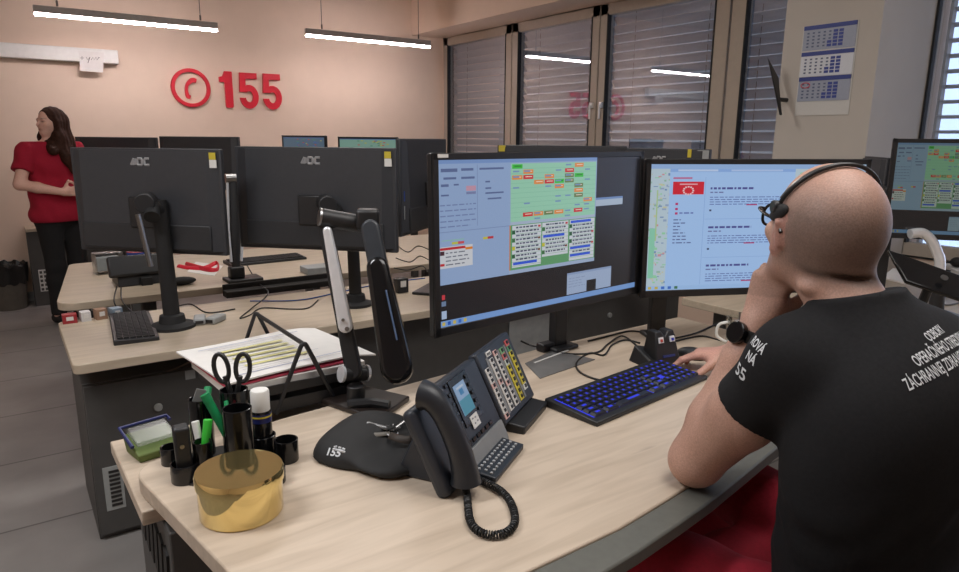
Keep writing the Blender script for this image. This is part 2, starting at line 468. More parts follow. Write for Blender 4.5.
# casing with a note, back wall
o = obj('screen_casing', MB().box(((-.9+.985)/2, YB-.045, 2.12), (1.885, .09, .115)), 'white', bevel=.006); tag(o, 'long white casing mounted high on the back wall', 'casing')
setorigin(o, (.04, YB-.045, 2.12))
t = thing('paper_note', 'white paper note with handwriting stuck on the wall casing', 'note', (.73, YB-.093, 2.1))
a, b, c, d = [P(x, y, Y=YB-.092) for x, y in ((78.5, 51), (104, 52.5), (103, 72.5), (80.5, 71))]
obj('sheet', MB().add([a, b, c, d, a+V((0, -.002, 0)), b+V((0, -.002, 0)), c+V((0, -.002, 0)), d+V((0, -.002, 0))], [(0, 1, 2, 3), (7, 6, 5, 4), (0, 4, 5, 1), (1, 5, 6, 2), (2, 6, 7, 3), (3, 7, 4, 0)]), 'paper', t)
sc = MB()
for st in ([(80, 58), (84, 58)], [(82, 56), (82, 60)], [(86, 57), (88, 60), (90, 57), (88, 63)], [(91, 60), (93, 57), (94, 60), (96, 57), (97, 60), (99, 57), (100, 58)]):
    sc.tube([P(x, y, Y=YB-.0955) for x, y in st], .0022, n=4)
obj('handwriting', sc, 'cab', t)

# emergency number sign
t = thing('emergency_number_sign', 'red raised 155 sign with ringed telephone receiver on the back wall', 'wall sign', P(226, 108, Y=YB))
def flat_to_wall(mb, c, y):   # local x right, y up -> back wall
    return mb.xf(Matrix(((1, 0, 0, c[0]), (0, 0, 1, y), (0, 1, 0, c[1]), (0, 0, 0, 1))))
cc = P(190.5, 88, Y=YB); Rr = .178
ring = MB(); n = 48
for i in range(n):
    pass
vs = []; fs = []
for i in range(n):
    t0 = 2*math.pi*i/n
    for (r_, y_) in ((Rr, -.0), (Rr, -.03), (Rr-.034, -.03), (Rr-.034, 0)):
        vs.append(V((r_*math.cos(t0)*1.0, r_*math.sin(t0), y_)))
for i in range(n):
    j = (i+1) % n
    for k in range(4): fs.append((i*4+k, i*4+(k+1) % 4, j*4+(k+1) % 4, j*4+k))
ring.add(vs, fs); flat_to_wall(ring, (cc.x, cc.z), YB)
obj('ring', ring, 'redsign', t, bevel=.004)
hp = [(.055, .078), (.02, .086), (-.03, .045), (-.052, -.01), (-.05, -.075), (-.018, -.1)]
hs = MB()
arc = smooth_path([V((x, y, 0)) for x, y in [(.052, .066), (.012, .07), (-.03, .03), (-.042, -.02), (-.035, -.072), (-.012, -.088)]], 6)
prof = [.030, .036, .030, .022, .020, .024, .030, .026]
left = []; right = []
for i, p in enumerate(arc):
    d = (arc[min(i+1, len(arc)-1)]-arc[max(i-1, 0)]).normalized(); nn = V((-d.y, d.x, 0))
    u = i/(len(arc)-1)*7; r_ = prof[int(u)]*(1-u+int(u))+prof[min(int(u)+1, 7)]*(u-int(u))
    left.append((p+nn*r_*.62)[:2]); right.append((p-nn*r_*.62)[:2])
hs.prism(left+right[::-1], -.03, 0); flat_to_wall(hs, (cc.x, cc.z), YB)
obj('telephone_receiver', hs, 'redsign', t, bevel=.006)
def digit(ch, x0, x1, z0, z1):
    w, h = x1-x0, z1-z0
    if ch == '1': poly = rounded([(.42, 1), (.98, 1), (.98, 0), (.40, 0), (.40, .70), (0, .70), (0, .84), (.26, .86)], [0, .03, .10, .10, .02, .03, .03, .06])
    else:
        o_ = [(.06, 1), (.93, 1), (.93, .83), (.34, .83), (.33, .64)]
        arc_ = [(.50+.48*math.cos(a_), .335+.335*math.sin(a_)) for a_ in [math.radians(100-13.5*q) for q in range(21)]]
        inn = [(.50+.20*math.cos(a_), .335+.155*math.sin(a_)) for a_ in [math.radians(-170+14*q) for q in range(22)]]
        poly = o_+arc_+[(.02, .30), (.30, .30)]+inn+[(.32, .46), (.02, .46)]
    return flat_to_wall(MB().prism([(p[0]*w, p[1]*h) for p in poly], -.03, 0), (x0, z0), YB)
for ch, pa, pb in (('1', (218, 71), (233.5, 108)), ('5', (237.5, 72.5), (259, 109)), ('5', (261, 73.5), (282, 110))):
    A_ = P(*pa, Y=YB); B_ = P(*pb, Y=YB)
    obj('digit', digit(ch, A_.x, B_.x, B_.z, A_.z), 'redsign', t, smooth=30)

# lamps in one row
def pendant(label, x0, x1, y, z):
    t = thing('linear_pendant_lamp', label, 'lamp', ((x0+x1)/2, y, z), 0, 'pendant lamps in one row by the back wall')
    h = MB().box(((x0+x1)/2, y, z+.036), (x1-x0, .055, .052)); obj('housing', h, 'lampcase', t, bevel=.004)
    obj('diffuser', MB().box(((x0+x1)/2, y, z), (x1-x0-.01, .045, .017)), 'lampglow', t)
    for k in (.12, .9):
        xx = x0+(x1-x0)*k
        obj('suspension_wire', MB().cyl((xx, y, z+.07), (xx, y, ZC), .003, n=6), 'wire', t)
        obj('wire_clamp', MB().cyl((xx, y, z+.07), (xx, y, z+.11), .008, n=8), 'wire', t)
pendant('long glowing white pendant lamp above the standing woman', .35, 1.68, 6.36, 2.33)
pendant('long glowing white pendant lamp right of the red 155 sign', 2.47, 3.80, 6.36, 2.36)

# ------------------------------------------------------------------ desks and cabinets
ZM = .80
def board(name, label, poly, z, mat, th=.034, cat='desk', legs=(), group=None, edge=None):
    cx = sum(p[0] for p in poly)/len(poly); cy = sum(p[1] for p in poly)/len(poly)
    t = thing(name, label, cat, (cx, cy, 0), 0, group)
    obj('desk_top', MB().prism(poly, z-th, z), mat, t, bevel=.003)
    for (x, y) in legs:
        obj('leg', MB().box((x, y, (z-th)/2), (.06, .06, z-th)), 'cab', t, bevel=.004)
    return t
main_poly = rounded([(.145, 1.42), (.30, .45), (.42, .69), (.591, .716), (.803, .721), (.922, .735), (1.02, .748), (1.30, .80), (1.6, .84), (2.04, .84), (2.03, 1.595), (1.35, 1.58), (.757, 1.522), (.475, 1.492)],
                    [.07, .03, .08, 0, 0, 0, 0, 0, 0, .02, .02, 0, 0, .0])
md = board('operator_desk', 'large oak curved operator desk in the foreground with grey front edge', main_poly, ZM, 'wood', legs=((1.95, 1.5), (.3, 1.3), (1.95, .95)))
st = [(.42, .69), (.591, .716), (.803, .721), (.922, .735), (1.02, .748), (1.30, .80), (1.6, .84), (2.04, .84)]
ou = [(2.04, .80), (1.6, .795), (1.30, .748), (1.185, .725), (1.02, .693), (.907, .676), (.785, .660), (.686, .651), (.42, .625)]
obj('front_edge', MB().prism(st+ou, ZM-.032, ZM-.004), 'edge', md, bevel=.004)
lb = board('side_shelf', 'narrow oak shelf board projecting behind the left end of the operator desk', [(.145, 1.30), (.78, 1.30), (.78, 1.67), (.138, 1.67)], .762, 'wood', th=.03, cat='shelf')
t = thing('pedestal_cabinet', 'dark pedestal under the left end of the operator desk', 'cabinet', (.5, 1.4, 0))
obj('carcass', MB().box((.46, 1.45, .365), (.56, .40, .73)), 'cab', t, bevel=.004)
v = MB()
for k in range(6): v.box((.178, 1.30+.05*k, .62), (.006, .03, .12), rot=Matrix.Rotation(.25, 3, 'X'))
obj('vent_slot', v, 'cabdark', t)

ZB, ZCD = .71, .745
board('shared_desk', 'oak desk with keyboard and monitor pole behind the operator desk', rounded([(.125, 2.49), (2.0, 2.49), (2.0, 3.14), (.125, 3.14)], [.03, 0, 0, .03]), ZB, 'wood2', legs=((.2, 3.08), (1.9, 3.08)))
board('shared_desk', 'oak desk behind the front monitors carrying two more dark monitors', [(2.02, 2.49), (3.7, 2.49), (3.7, 3.14), (2.02, 3.14)], ZB, 'wood2', legs=((2.08, 3.08), (3.64, 3.08)))
board('facing_desk', 'oak desk with telephone and red lanyard beyond the keyboard desk', rounded([(.13, 3.30), (2.6, 3.30), (2.6, 4.35), (.26, 4.35)], [.1, 0, 0, .05]), ZCD, 'wood2', legs=((.3, 4.25), (2.5, 4.25), (2.5, 3.4), (.5, 3.4)))
board('far_desk', 'oak desk in the row behind, under the two dark monitors by the woman', [(.62, 5.2), (2.3, 5.2), (2.3, 5.95), (.62, 5.95)], .74, 'wood2', legs=((.7, 5.85), (2.2, 5.85), (.7, 5.3), (2.2, 5.3)))
board('far_desk', 'oak desk nearest the back wall under the two lit far screens', [(2.35, 5.6), (3.6, 5.6), (3.6, 6.3), (2.35, 6.3)], .74, 'wood2', legs=((2.4, 6.2), (3.5, 6.2), (2.4, 5.7), (3.5, 5.7)))
board('side_desk', 'oak desk to the right beyond the seated man', [(2.47, 1.93), (2.50, .3), (3.75, .3), (3.75, 1.93)], .75, 'wood2', legs=((2.6, 1.8), (3.6, 1.8), (2.6, .4), (3.6, .4)))

def cabinet(label, x0, x1, y, yb, ztop, knob=None, grille=None, sticker=None):
    t = thing('office_cabinet', label, 'cabinet', ((x0+x1)/2, (y+yb)/2, 0), 0, 'anthracite cabinets under the shared desks')
    obj('carcass', MB().box(((x0+x1)/2, (y+yb)/2+.01, ztop/2), (x1-x0, yb-y-.02, ztop)), 'cab', t, bevel=.003)
    dr = obj('door', MB().box(((x0+x1)/2, y+.006, ztop/2+.01), (x1-x0-.006, .018, ztop-.03)), 'cab', t, bevel=.002)
    if knob: obj('lock', MB().cyl((knob[0], y, knob[1]), (knob[0], y-.012, knob[1]), .016, .014, n=20), 'vent', dr, bevel=.002)
    if grille:
        gx0, gx1, gz0, gz1 = grille
        g = MB().box(((gx0+gx1)/2, y-.002, (gz0+gz1)/2), (gx1-gx0, .006, gz1-gz0)); gr = obj('vent_grille', g, 'vent', dr, bevel=.001)
        s = MB()
        for k in range(9): s.box(((gx0+gx1)/2+.004, y-.006, gz0+.02+(gz1-gz0-.04)*k/8), ((gx1-gx0)*.55, .003, .009))
        obj('slot', s, 'cabdark', gr)
    if sticker: obj('sticker', MB().box((sticker[0], y-.004, sticker[1]), (.035, .002, .035)), 'ltgrey', dr)
    return t
cabinet('dark grey cabinet with light vent grille and round lock left of the pen holder', .15, .93, 2.6, 3.1, .60, (.381, .472), (.18, .243, .115, .285), (.50, .575))
cabinet('dark grey cabinet hidden behind the monitor arm base', .945, 2.0, 2.6, 3.1, .66)
cabinet('dark grey cabinet with a round lock below the two front monitors', 2.29, 3.3, 2.6, 3.1, .66, (2.706, .488))
o = obj('grey_panel', MB().box((2.145, 2.62, .36), (.265, .02, .62)), 'ltgrey', bevel=.002); tag(o, 'light grey upright panel between dark cabinets below the left monitor', 'panel'); setorigin(o, (2.145, 2.62, .05)); o.location.z = .05
o.location.z = 0.0; o.data.transform(Matrix.Translation((0, 0, 0)))
t = thing('office_cabinet', 'tall dark cabinet with white vent grille behind the standing woman', 'cabinet', (.5, 6.95, 0))
obj('carcass', MB().box((.53, 6.96, .32), (.80, .26, .64)), 'cab', t, bevel=.004)
obj('cabinet_top', MB().box((.53, 6.955, .655), (.81, .28, .025)), 'wood2', t, bevel=.003)
g = obj('vent_grille', MB().box((.24, 6.826, .22), (.125, .008, .19)), 'white', t, bevel=.002)
s = MB()
for i in range(4):
    for k in range(5): s.box((.195+.03*i, 6.82, .145+.037*k), (.019, .004, .022))
obj('slot', s, 'cab', g)

# waste bin
t = thing('waste_bin', 'grey waste bin with black liner on the floor by the back wall', 'bin', (-.05, 6.88, 0))
obj('bucket', MB().lathe([(0, .0), (.12, 0), (.125, .01), (.15, .36), (.142, .36), (.118, .015), (0, .012)], (-.05, 6.88, 0), 32), 'bin', t)
lp = MB(); n = 40; vs = []
for j, (r_, z_) in enumerate(((.148, .22), (.158, .30), (.160, .375), (.148, .385), (.138, .34))):
    for i in range(n):
        w = 1+.03*math.sin(i*2.3+j)+.02*math.sin(i*5.1)
        vs.append(V((-.05+r_*w*math.cos(2*math.pi*i/n), 6.88+r_*w*math.sin(2*math.pi*i/n), z_+.012*math.sin(i*1.7+j))))
lp.add(vs, [(j*n+i, j*n+(i+1) % n, (j+1)*n+(i+1) % n, (j+1)*n+i) for j in range(4) for i in range(n)])
obj('bin_liner', lp, 'bag', t)

# calendar on the pillar
t = thing('wall_calendar', 'three month blue and white wall calendar on the pillar', 'calendar', (PX, 2.13, 1.59))
ca, cb_ = 2.278, 1.98
def pil(y0, z0, y1, z1, d, mb, col): mb.box((PX-d/2, (y0+y1)/2, (z0+z1)/2), (d, abs(y1-y0), abs(z1-z0)), col=col)
c = MB(); pil(ca+.005, 1.59, cb_-.005, 2.075, .004, c, (196, 194, 190))
obj('backing_card', c, 'vcol', t)
for k, (zt, body) in enumerate(((2.075, (150, 156, 172)), (1.935, (205, 208, 215)), (1.80, (150, 156, 172)))):
    c = MB(); zb_ = zt-.132
    pil(ca-.002, zb_, cb_+.002, zt, .007, c, body)
    pil(ca-.002, zt-.022, cb_+.002, zt, .009, c, (48, 62, 130))
    for r_ in range(5):
        for q in range(7):
            yy = ca-.02-.031*q-.01; zz = zt-.04-.018*r_
            if q >= 5 or (q == 4 and r_ > 2): pil(yy+.012, zz-.007, yy-.012, zz+.007, .0085, c, (52, 66, 140))
            else: pil(yy+.006, zz-.004, yy-.006, zz+.004, .0085, c, (84, 92, 120))
    obj('month_sheet', c, 'vcol', t)
c = MB()
yy, zz = ca-.045, 1.80-.045
pth = [V((PX-.010, yy+.026*math.cos(a_), zz+.014*math.sin(a_))) for a_ in [i*math.pi/10 for i in range(21)]]
c.tube(pth, .002, n=5); obj('date_marker', c, 'red', t)

# edge-on television on the window side of the pillar
t = thing('wall_television', 'thin dark wall screen seen edge on at the pillar left side', 'television', (3.80, 2.42, 1.75))
a0 = P(767.5, 57, X=3.70); a1 = P(779.5, 115, X=3.70)
rm = Matrix.Rotation(R(12), 3, 'Y')
q = MB(); top = a0; bot = a1; wv = V((.10, -.045, 0))
th_ = V((.018, .012, 0))
vs = [top, bot, bot+wv*.15, top+wv*.75+V((0, 0, -.11)), ]
q.add([v for v in vs]+[v+th_ for v in vs], [(0, 1, 2, 3), (7, 6, 5, 4), (0, 4, 5, 1), (1, 5, 6, 2), (2, 6, 7, 3), (3, 7, 4, 0)])
obj('display_panel', q, 'black', t, bevel=.003)
obj('wall_bracket', MB().cyl((3.735, 2.345, 1.68), (PX+.01, 2.345, 1.68), .012), 'black', t)

# ------------------------------------------------------------------ monitors
def screen_mb(rects, w, h):
    """rects (u0,v0,u1,v1,colour) with v down, layered in order; local x right, z up on plane y=0, screen faces -y"""
    mb = MB(); lay = []
    for i, (u0, v0, u1, v1, c) in enumerate(rects):
        k = 0
        for (a0, b0, a1, b1, kk) in lay:
            if kk >= k and a0 < u1 and u0 < a1 and b0 < v1 and v0 < b1: k = kk+1
        lay.append((u0, v0, u1, v1, k)); y = -.00006*k
        mb.quad((u0*w-w/2, y, (1-v1)*h), (u1*w-w/2, y, (1-v1)*h), (u1*w-w/2, y, (1-v0)*h), (u0*w-w/2, y, (1-v0)*h), c)
    return mb


def textlines(rects, u0, u1, v0, v1, n, col, dens=.7, th=.35, rng=None):
    rng = rng or random
    for k in range(n):
        v = v0+(v1-v0)*k/n; u = u0
        end = u0+(u1-u0)*(1 if rng.random() < dens else rng.uniform(.3, .9))
        while u < end:
            L_ = rng.uniform(.008, .03); rects.append((u, v, min(u+L_, end), v+(v1-v0)/n*th, col)); u += L_+.006


def ui_dispatch(full=True):
    rg = random.Random(3); r = [(0, 0, 1, 1, (27, 27, 31))]
    lw = (150, 176, 216)
    r.append((0, 0, .297, .74, (146, 170, 208)))
    r.append((.297, 0, .74, .74, (150, 172, 205)))
    r.append((.297, 0, .74, .022, (120, 150, 200))); r.append((0, 0, .297, .022, (120, 150, 200)))
    # form on the left
    for (a, b, c_, d) in ((.01, .05, .075, .07), (.09, .05, .14, .065), (.165, .05, .27, .062), (.02, .10, .07, .113), (.09, .10, .145, .113), (.01, .14, .04, .155), (.06, .14, .08, .15), (.01, .20, .04, .21), (.19, .13, .21, .14), (.19, .17, .215, .18), (.19, .2, .27, .21), (.2, .235, .26, .245)):
        r.append((a, b, c_, d, (92, 108, 150)))
    for (a, b, c_, d) in ((.11, .155, .15, .185), ): r.append((a, b, c_, d, (196, 150, 170)))
    r.append((.11, .19, .15, .205, (120, 130, 170)))
    r.append((.155, .03, .157, .40, (120, 140, 180)))
    textlines(r, .005, .15, .26, .42, 5, (112, 130, 172), .5, .22, rg)
    r.append((0, .42, .297, .424, (120, 140, 180)))
    r.append((.01, .47, .1, .475, (140, 190, 170))); r.append((.05, .485, .075, .5, (190, 190, 80))); r.append((.075, .485, .1, .5, (200, 80, 90)))
    r.append((.18, .475, .2, .49, (200, 190, 70))); r.append((.2, .475, .225, .49, (190, 50, 60)))
    r.append((.003, .51, .135, .64, (205, 208, 214)))
    r.append((.003, .515, .105, .53, (190, 40, 50))); r.append((.105, .525, .135, .54, (220, 130, 40))); r.append((.003, .535, .02, .56, (70, 40, 50))); r.append((.003, .61, .02, .625, (190, 40, 50)))
    textlines(r, .025, .12, .545, .64, 4, (110, 116, 130), .6, .3, rg)
    # green grid upper right
    gx0, gx1 = .302, .735
    r.append((gx0, .03, gx1, .40, (152, 206, 178)))
    for k in range(1, 12): r.append((gx0, .03+.031*k, gx1, .032+.031*k, (130, 186, 160)))
    cells = [(0, 0, 'g'), (6, 0, 'o'), (1, 1, 'o'), (5, 1, 'r'), (0, 2, 'o'), (1, 2, 'r'), (3, 2, 'o'), (6, 2, 'g'), (5, 2, 'k'), (2, 3, 'o'), (3, 3, 'r'), (4, 3, 'g'), (5, 3, 'k'), (4, 4, 'o'), (6, 4, 'k'), (6, 5, 'o'), (6, 6, 'k'), (7, 7, 'o'), (1, 9, 'r'), (2, 9, 'o'), (3, 9, 'k'), (4, 9, 'o'), (6, 9, 'r')]
    cm = {'g': (60, 190, 60), 'o': (226, 140, 70), 'r': (205, 48, 52), 'k': (110, 130, 80)}
    cw = (gx1-gx0)/8.4
    for (i, j, k) in cells:
        u = gx0+.006+cw*i; v = .035+.0345*j
        r.append((u, v, u+cw*.92, v+.027, cm[k])); r.append((u+.01, v+.009, u+cw*.8, v+.014, (240, 220, 200) if k != 'g' else (30, 100, 40)))
    for j in range(11):
        for i in range(8):
            if rg.random() < .33: r.append((gx0+.01+cw*i, .04+.0345*j, gx0+cw*i+cw*.75, .05+.0345*j, (120, 150, 190)))
    r.append((gx0, .40, gx1, .42, (168, 184, 206)))
    # three column lists
    r.append((.299, .42, .74, .715, (96, 156, 108)))
    r.append((.297, .42, .302, .74, (200, 130, 90)))
    for ci, (a, b, bot) in enumerate(((.31, .45, .70), (.455, .59, .655), (.597, .735, .71))):
        r.append((a, .425, b, bot, (206, 212, 220)))
        v = .43; k = 0
        while v < bot-.02:
            hdr = {0: (9, ), 1: (3, ), 2: (0, 7, 9)}[ci]
            if k in hdr: r.append((a+.005, v, b-.02, v+.018, (50, 90, 215)))
            else:
                u = a+.018
                while u < b-.02:
                    L_ = rg.uniform(.006, .02); r.append((u, v+.003, min(u+L_, b-.012), v+.014, rg.choice(((70, 80, 100), (110, 118, 138), (90, 96, 112))))); u += L_+.004
                if k % 2: r.append((a, v, a+.014, v+.024, rg.choice(((40, 90, 60), (196, 190, 60), (60, 110, 70)))))
                if k % 3 == 0: r.append((b-.016, v+.004, b-.004, v+.018, rg.choice(((190, 60, 60), (120, 80, 60)))))
            r.append((a, v+.0235, b, v+.0255, (90, 160, 100)))
            v += .0262; k += 1
    r.append((.297, .715, .74, .74, (160, 178, 208)))
    r.append((.74, .285, .9, .30, (110, 140, 190))); r.append((.74, .30, .9, .345, (170, 186, 205)))
    r.append((.59, .80, .845, .815, (140, 160, 196))); r.append((.59, .815, .845, .955, (158, 176, 206)))
    r.append((.70, .875, .755, .955, (27, 27, 31)))
    textlines(r, .6, .69, .84, .92, 4, (130, 146, 176), .6, .2, rg)
    r.append((0, .962, 1, 1, (120, 158, 214)))
    for k in range(5): r.append((.008+.022*k, .97, .02+.022*k, .992, rg.choice(((40, 90, 180), (70, 120, 90), (200, 180, 90), (60, 110, 200)))))
    r.append((.008, .80, .02, .83, (200, 60, 70))); r.append((.006, .84, .024, .87, (110, 130, 160)))
    r.append((.006, .90, .026, .95, (170, 190, 220)))
    return r


def ui_web():
    rg = random.Random(5); r = [(0, 0, 1, 1, (186, 206, 218))]
    for k in range(230):
        u = rg.choice((rg.uniform(0, .1), rg.uniform(.66, .98))); v = rg.uniform(.05, .95)
        r.append((u, v, u+rg.uniform(.004, .02), v+rg.uniform(.006, .02), rg.choice(((150, 186, 170), (120, 150, 190), (200, 200, 170), (150, 170, 200), (206, 150, 160), (150, 210, 170)))))
    r.append((.005, .5, .03, .9, (140, 206, 178))); r.append((.03, .2, .036, .6, (170, 200, 150)))
    r.append((0, 0, 1, .035, (150, 182, 226))); r.append((.085, .035, .66, .965, (166, 200, 244)))
    r.append((.085, .035, .66, .06, (140, 176, 230)))
    r.append((.12, .04, .3, .055, (190, 210, 240))); r.append((.36, .04, .6, .055, (176, 200, 238)))
    r.append((.10, .10, .185, .115, (190, 120, 160)))
    r.append((.10, .135, .24, .235, (212, 34, 54))); r.append((.13, .15, .21, .16, (235, 170, 180)))
    for a_ in range(12):
        q = a_*math.pi/6; r.append((.17+.022*math.cos(q)-.004, .205+.03*math.sin(q)-.006, .17+.022*math.cos(q)+.004, .205+.03*math.sin(q)+.006, (240, 200, 205)))
    for v in (.30, .34, .375): r.append((.115, v, .127, v+.018, (190, 50, 110)))
    textlines(r, .135, .2, .375, .40, 1, (110, 130, 190), 1, .5, rg)
    textlines(r, .11, .2, .43, .64, 8, (96, 112, 160), .4, .34, rg)
    r.append((.245, .10, .247, .96, (138, 172, 226)))
    for v in (.18, .49, .80):
        textlines(r, .27, .47, v, v+.03, 1, (80, 84, 150), 1, .55, rg); textlines(r, .27, .33, v+.035, v+.06, 1, (110, 120, 170), 1, .4, rg)
        textlines(r, .27, .63, v+.075, v+.15, 4, (92, 112, 176), .85, .34, rg)
        r.append((.44, v+.135, .49, v+.145, (180, 70, 120))); r.append((.27, v+.175, .28, v+.19, (70, 80, 110)))
        r.append((.25, v+.25, .65, v+.253, (140, 172, 226)))
    r.append((0, .965, 1, 1, (160, 196, 240)))
    for k in range(5): r.append((.01+.03*k, .97, .025+.03*k, .992, rg.choice(((40, 90, 180), (70, 120, 90), (200, 180, 90), (60, 110, 200)))))
    r.append((.98, .0, 1, 1, (170, 196, 220)))
    return r


def ui_plain(tint, rows=3):
    rg = random.Random(9+rows); r = [(0, 0, 1, 1, tint)]
    for k in range(60):
        u, v = rg.uniform(.3, .9), rg.uniform(.03, .6)
        r.append((u, v, u+.04, v+.025, rg.choice(((200, 90, 80), (80, 110, 180), (190, 190, 90), (90, 150, 120)))))
    r.append((0, 0, 1, .02, (90, 120, 170)))
    return r


def dim(rects, k, g=(1, 1, 1)):
    return [(a, b, c, d, tuple(min(255, int(x*k*q)) for x, q in zip(col, g))) for a, b, c, d, col in rects]


def logo_aoc(w):
    """letters A O C as thick strokes, local x right, z up, width w"""
    mb = MB(); s = w/3.6; t_ = .16*s*1.4
    def stroke(p, cl=False): mb.tube([V((x*s, 0, z*s)) for x, z in p], t_, n=6, flat=1)
    stroke([(0, 0), (.55, 1), (.72, 1), (.72, 0)])
    stroke([(.35, 0), (.62, .55)])
    stroke([(1.15, .12), (1.15, .88), (1.27, 1), (1.9, 1), (2.02, .88), (2.02, .12), (1.9, 0), (1.27, 0), (1.15, .12)])
    stroke([(3.3, 1), (2.55, 1), (2.43, .88), (2.43, .12), (2.55, 0), (3.3, 0)])
    return mb


SLOT = pm('slot_black', (10, 10, 11), .8)
def monitor(label, pL, pR, h, face='front', ui=None, uimat='screen', stand=True, zdesk=ZM, logo=False, stickers=(), tilt=0, bez=.016, group='computer monitors', lower=False, foot=None, footsize=(.24, .19), name='computer_monitor'):
    """pL, pR: world points of the top edge at image left and right."""
    a, b = V(pL), V(pR)
    w = math.hypot(a.x-b.x, a.y-b.y); ztop = (a.z+b.z)/2
    xd = (b-a) if face == 'front' else (a-b)
    rz = math.atan2(xd.y, xd.x)
    c = V(((a.x+b.x)/2, (a.y+b.y)/2, ztop-h))
    t = thing(name, label, 'monitor', c, rz, group)
    k = dict(world=False)
    T = Matrix.Rotation(tilt, 4, 'X')
    hs = MB().box((0, .012, h/2), (w, .022, h)).xf(T)
    hs = obj('housing', hs, 'monback' if face == 'back' else 'bezel', t, bevel=.004, **k)
    if face == 'back':
        bk = MB()
        prof = [(-w*.49, .02), (-w*.42, .036), (w*.42, .036), (w*.49, .02)]
        vs = []
        for z in (h*.04, h*.30, h*.98): vs += [V((x, y+(.012 if z < h*.32 and abs(x) < w*.45 else 0), z)) for x, y in prof]
        bk.add(vs, [(0, 1, 5, 4), (1, 2, 6, 5), (2, 3, 7, 6), (4, 5, 9, 8), (5, 6, 10, 9), (6, 7, 11, 10), (0, 4, 8, 11, 7, 3), (3, 2, 1, 0), (8, 9, 10, 11)])
        obj('rear_cover', bk.xf(T), 'monback', t, smooth=20, **k)
        lw_ = MB().box((0, .044, h*.17), (w*.86, .018, h*.24)); obj('lower_cover', lw_.xf(T), 'monback2', t, bevel=.004, **k)
        gr = MB()
        for (x0, x1) in ((-.30, -.24), (-.20, -.12), (-.08, .25), (.28, .34), (-.37, -.33)): gr.box(((x0+x1)/2*w, .0365, h*.69), ((x1-x0)*w, .003, .006))
        obj('vent_slot', gr.xf(T), SLOT, t, **k)
        vp = MB().box((0, .045, h*.40), (.12, .03, .12)); obj('mount_plate', vp.xf(T), 'black', t, bevel=.006, **k)
        if logo:
            lg = logo_aoc(.085).xf(Matrix.Translation((.045, .037, h*.845)) @ Matrix.Rotation(math.pi, 4, 'Z'))
            obj('brand_logo', lg.xf(T), 'logo', t, **k)
        for (x, z, sw, sh, m_) in stickers:
            obj('sticker', MB().box((x*w, .0375 if abs(x) < .42 else .031, z*h), (sw, .003, sh)).xf(T), m_, t, **k)
    else:
        bz = MB()
        for (x, z, sx, sz) in ((0, h-bez/2, w, bez), (0, bez*.7, w, bez*1.4), (-w/2+bez/2, h/2, bez, h), (w/2-bez/2, h/2, bez, h)):
            bz.box((x, -.001, z), (sx, .006, sz))
        obj('bezel', bz.xf(T), 'bezel', t, bevel=.0015, **k)
        sw, sh = w-2*bez, h-bez*2.4
        if ui: obj('screen', screen_mb(ui, sw, sh).xf(T @ Matrix.Translation((0, -.0006, bez*1.4))), uimat, t, smooth=0, **k)
        bc = MB().box((0, .045, h*.5), (w*.55, .05, h*.55)); obj('rear_cover', bc.xf(T), 'monback', t, bevel=.015, **k)
        for (x, z, sw_, sh_, m_) in stickers:
            obj('sticker', MB().box((x*w, -.0045, z*h), (sw_, .002, sh_)).xf(T), m_, t, **k)
    if stand:
        dz = zdesk-c.z; yb = .075 if face == 'front' else .10
        fx, fy = (0, yb) if foot is None else foot
        obj('stand_column', MB().box((fx, fy, (dz+.012+h*.42)/2), (.055, .03, h*.42-dz-.012)), 'black', t, bevel=.004, **k)
        obj('stand_foot', MB().box((fx, fy-.01, dz+.007), (*footsize, .014)), 'black', t, bevel=.005, **k)
        if fy > .05: obj('stand_head', MB().box((fx, fy/2+.015, h*.40), (.09, fy-.0, .09)), 'black', t, bevel=.004, **k)
    return t

MS = 1.16
# two front screens
monitor('left front monitor showing the dispatch tables, lists and green grid', P(434, 152, D=1.33*MS), P(645.5, 152, D=1.76*MS), .437, 'front', ui_dispatch(), tilt=R(-1),
        stickers=((-.465, .985, .03, .008, 'white'),), foot=(.20, .15), footsize=(.10, .07))
monitor('right front monitor showing a pale blue web page, before the man', P(649, 153, D=1.74*MS), P(874, 165, D=1.86*MS), .425, 'front', ui_web(), tilt=R(-2), foot=(-.25, .15), footsize=(.10, .07))
# backs facing the camera
ST = ((-.44, .935, .046, .026, 'yellow'), (-.442, .865, .048, .030, 'white'))
monitor('left of two branded monitors with backs turned, on a black pole stand', P(74, 149, D=2.68), P(223, 147, D=2.56), .405, 'back', logo=True, stickers=ST+((-.31, .16, .05, .018, 'logo'),), stand=False)
monitor('right of two branded monitors with backs turned, behind the chrome arm', P(237, 148, D=2.76), P(397.5, 146, D=2.64), .41, 'back', logo=True, stickers=ST, stand=False)
monitor('plain dark monitor back just left of the left front monitor', P(395, 139, D=2.95), P(442, 138.5, D=3.5), .43, 'back', stickers=((.45, .42, .02, .045, 'blue'), (.45, .25, .02, .06, 'ltgrey'), (-.30, .22, .02, .03, 'yellow')), zdesk=ZB, logo=False)
monitor('dark monitor back whose top edge peeks over the left front monitor', P(498, 145, D=3.45), P(627, 146, D=3.35), .425, 'back', stickers=((.46, .96, .035, .03, 'yellow'),), zdesk=ZB)
monitor('dark monitor back with a sticker peeking over the right front monitor', P(621, 142.5, D=3.7), P(712, 155, D=3.35), .425, 'back', logo=True, stickers=((-.31, .95, .02, .04, 'yellow'), (-.44, .93, .06, .05, 'ltgrey')), zdesk=ZB)
monitor('far dark monitor back right beside the standing woman', P(77, 137, D=5.55), P(158, 137, D=5.3), .40, 'back', zdesk=.74)
monitor('far dark monitor back second from the standing woman', P(161, 137, D=5.3), P(240, 136, D=5.1), .40, 'back', zdesk=.74)
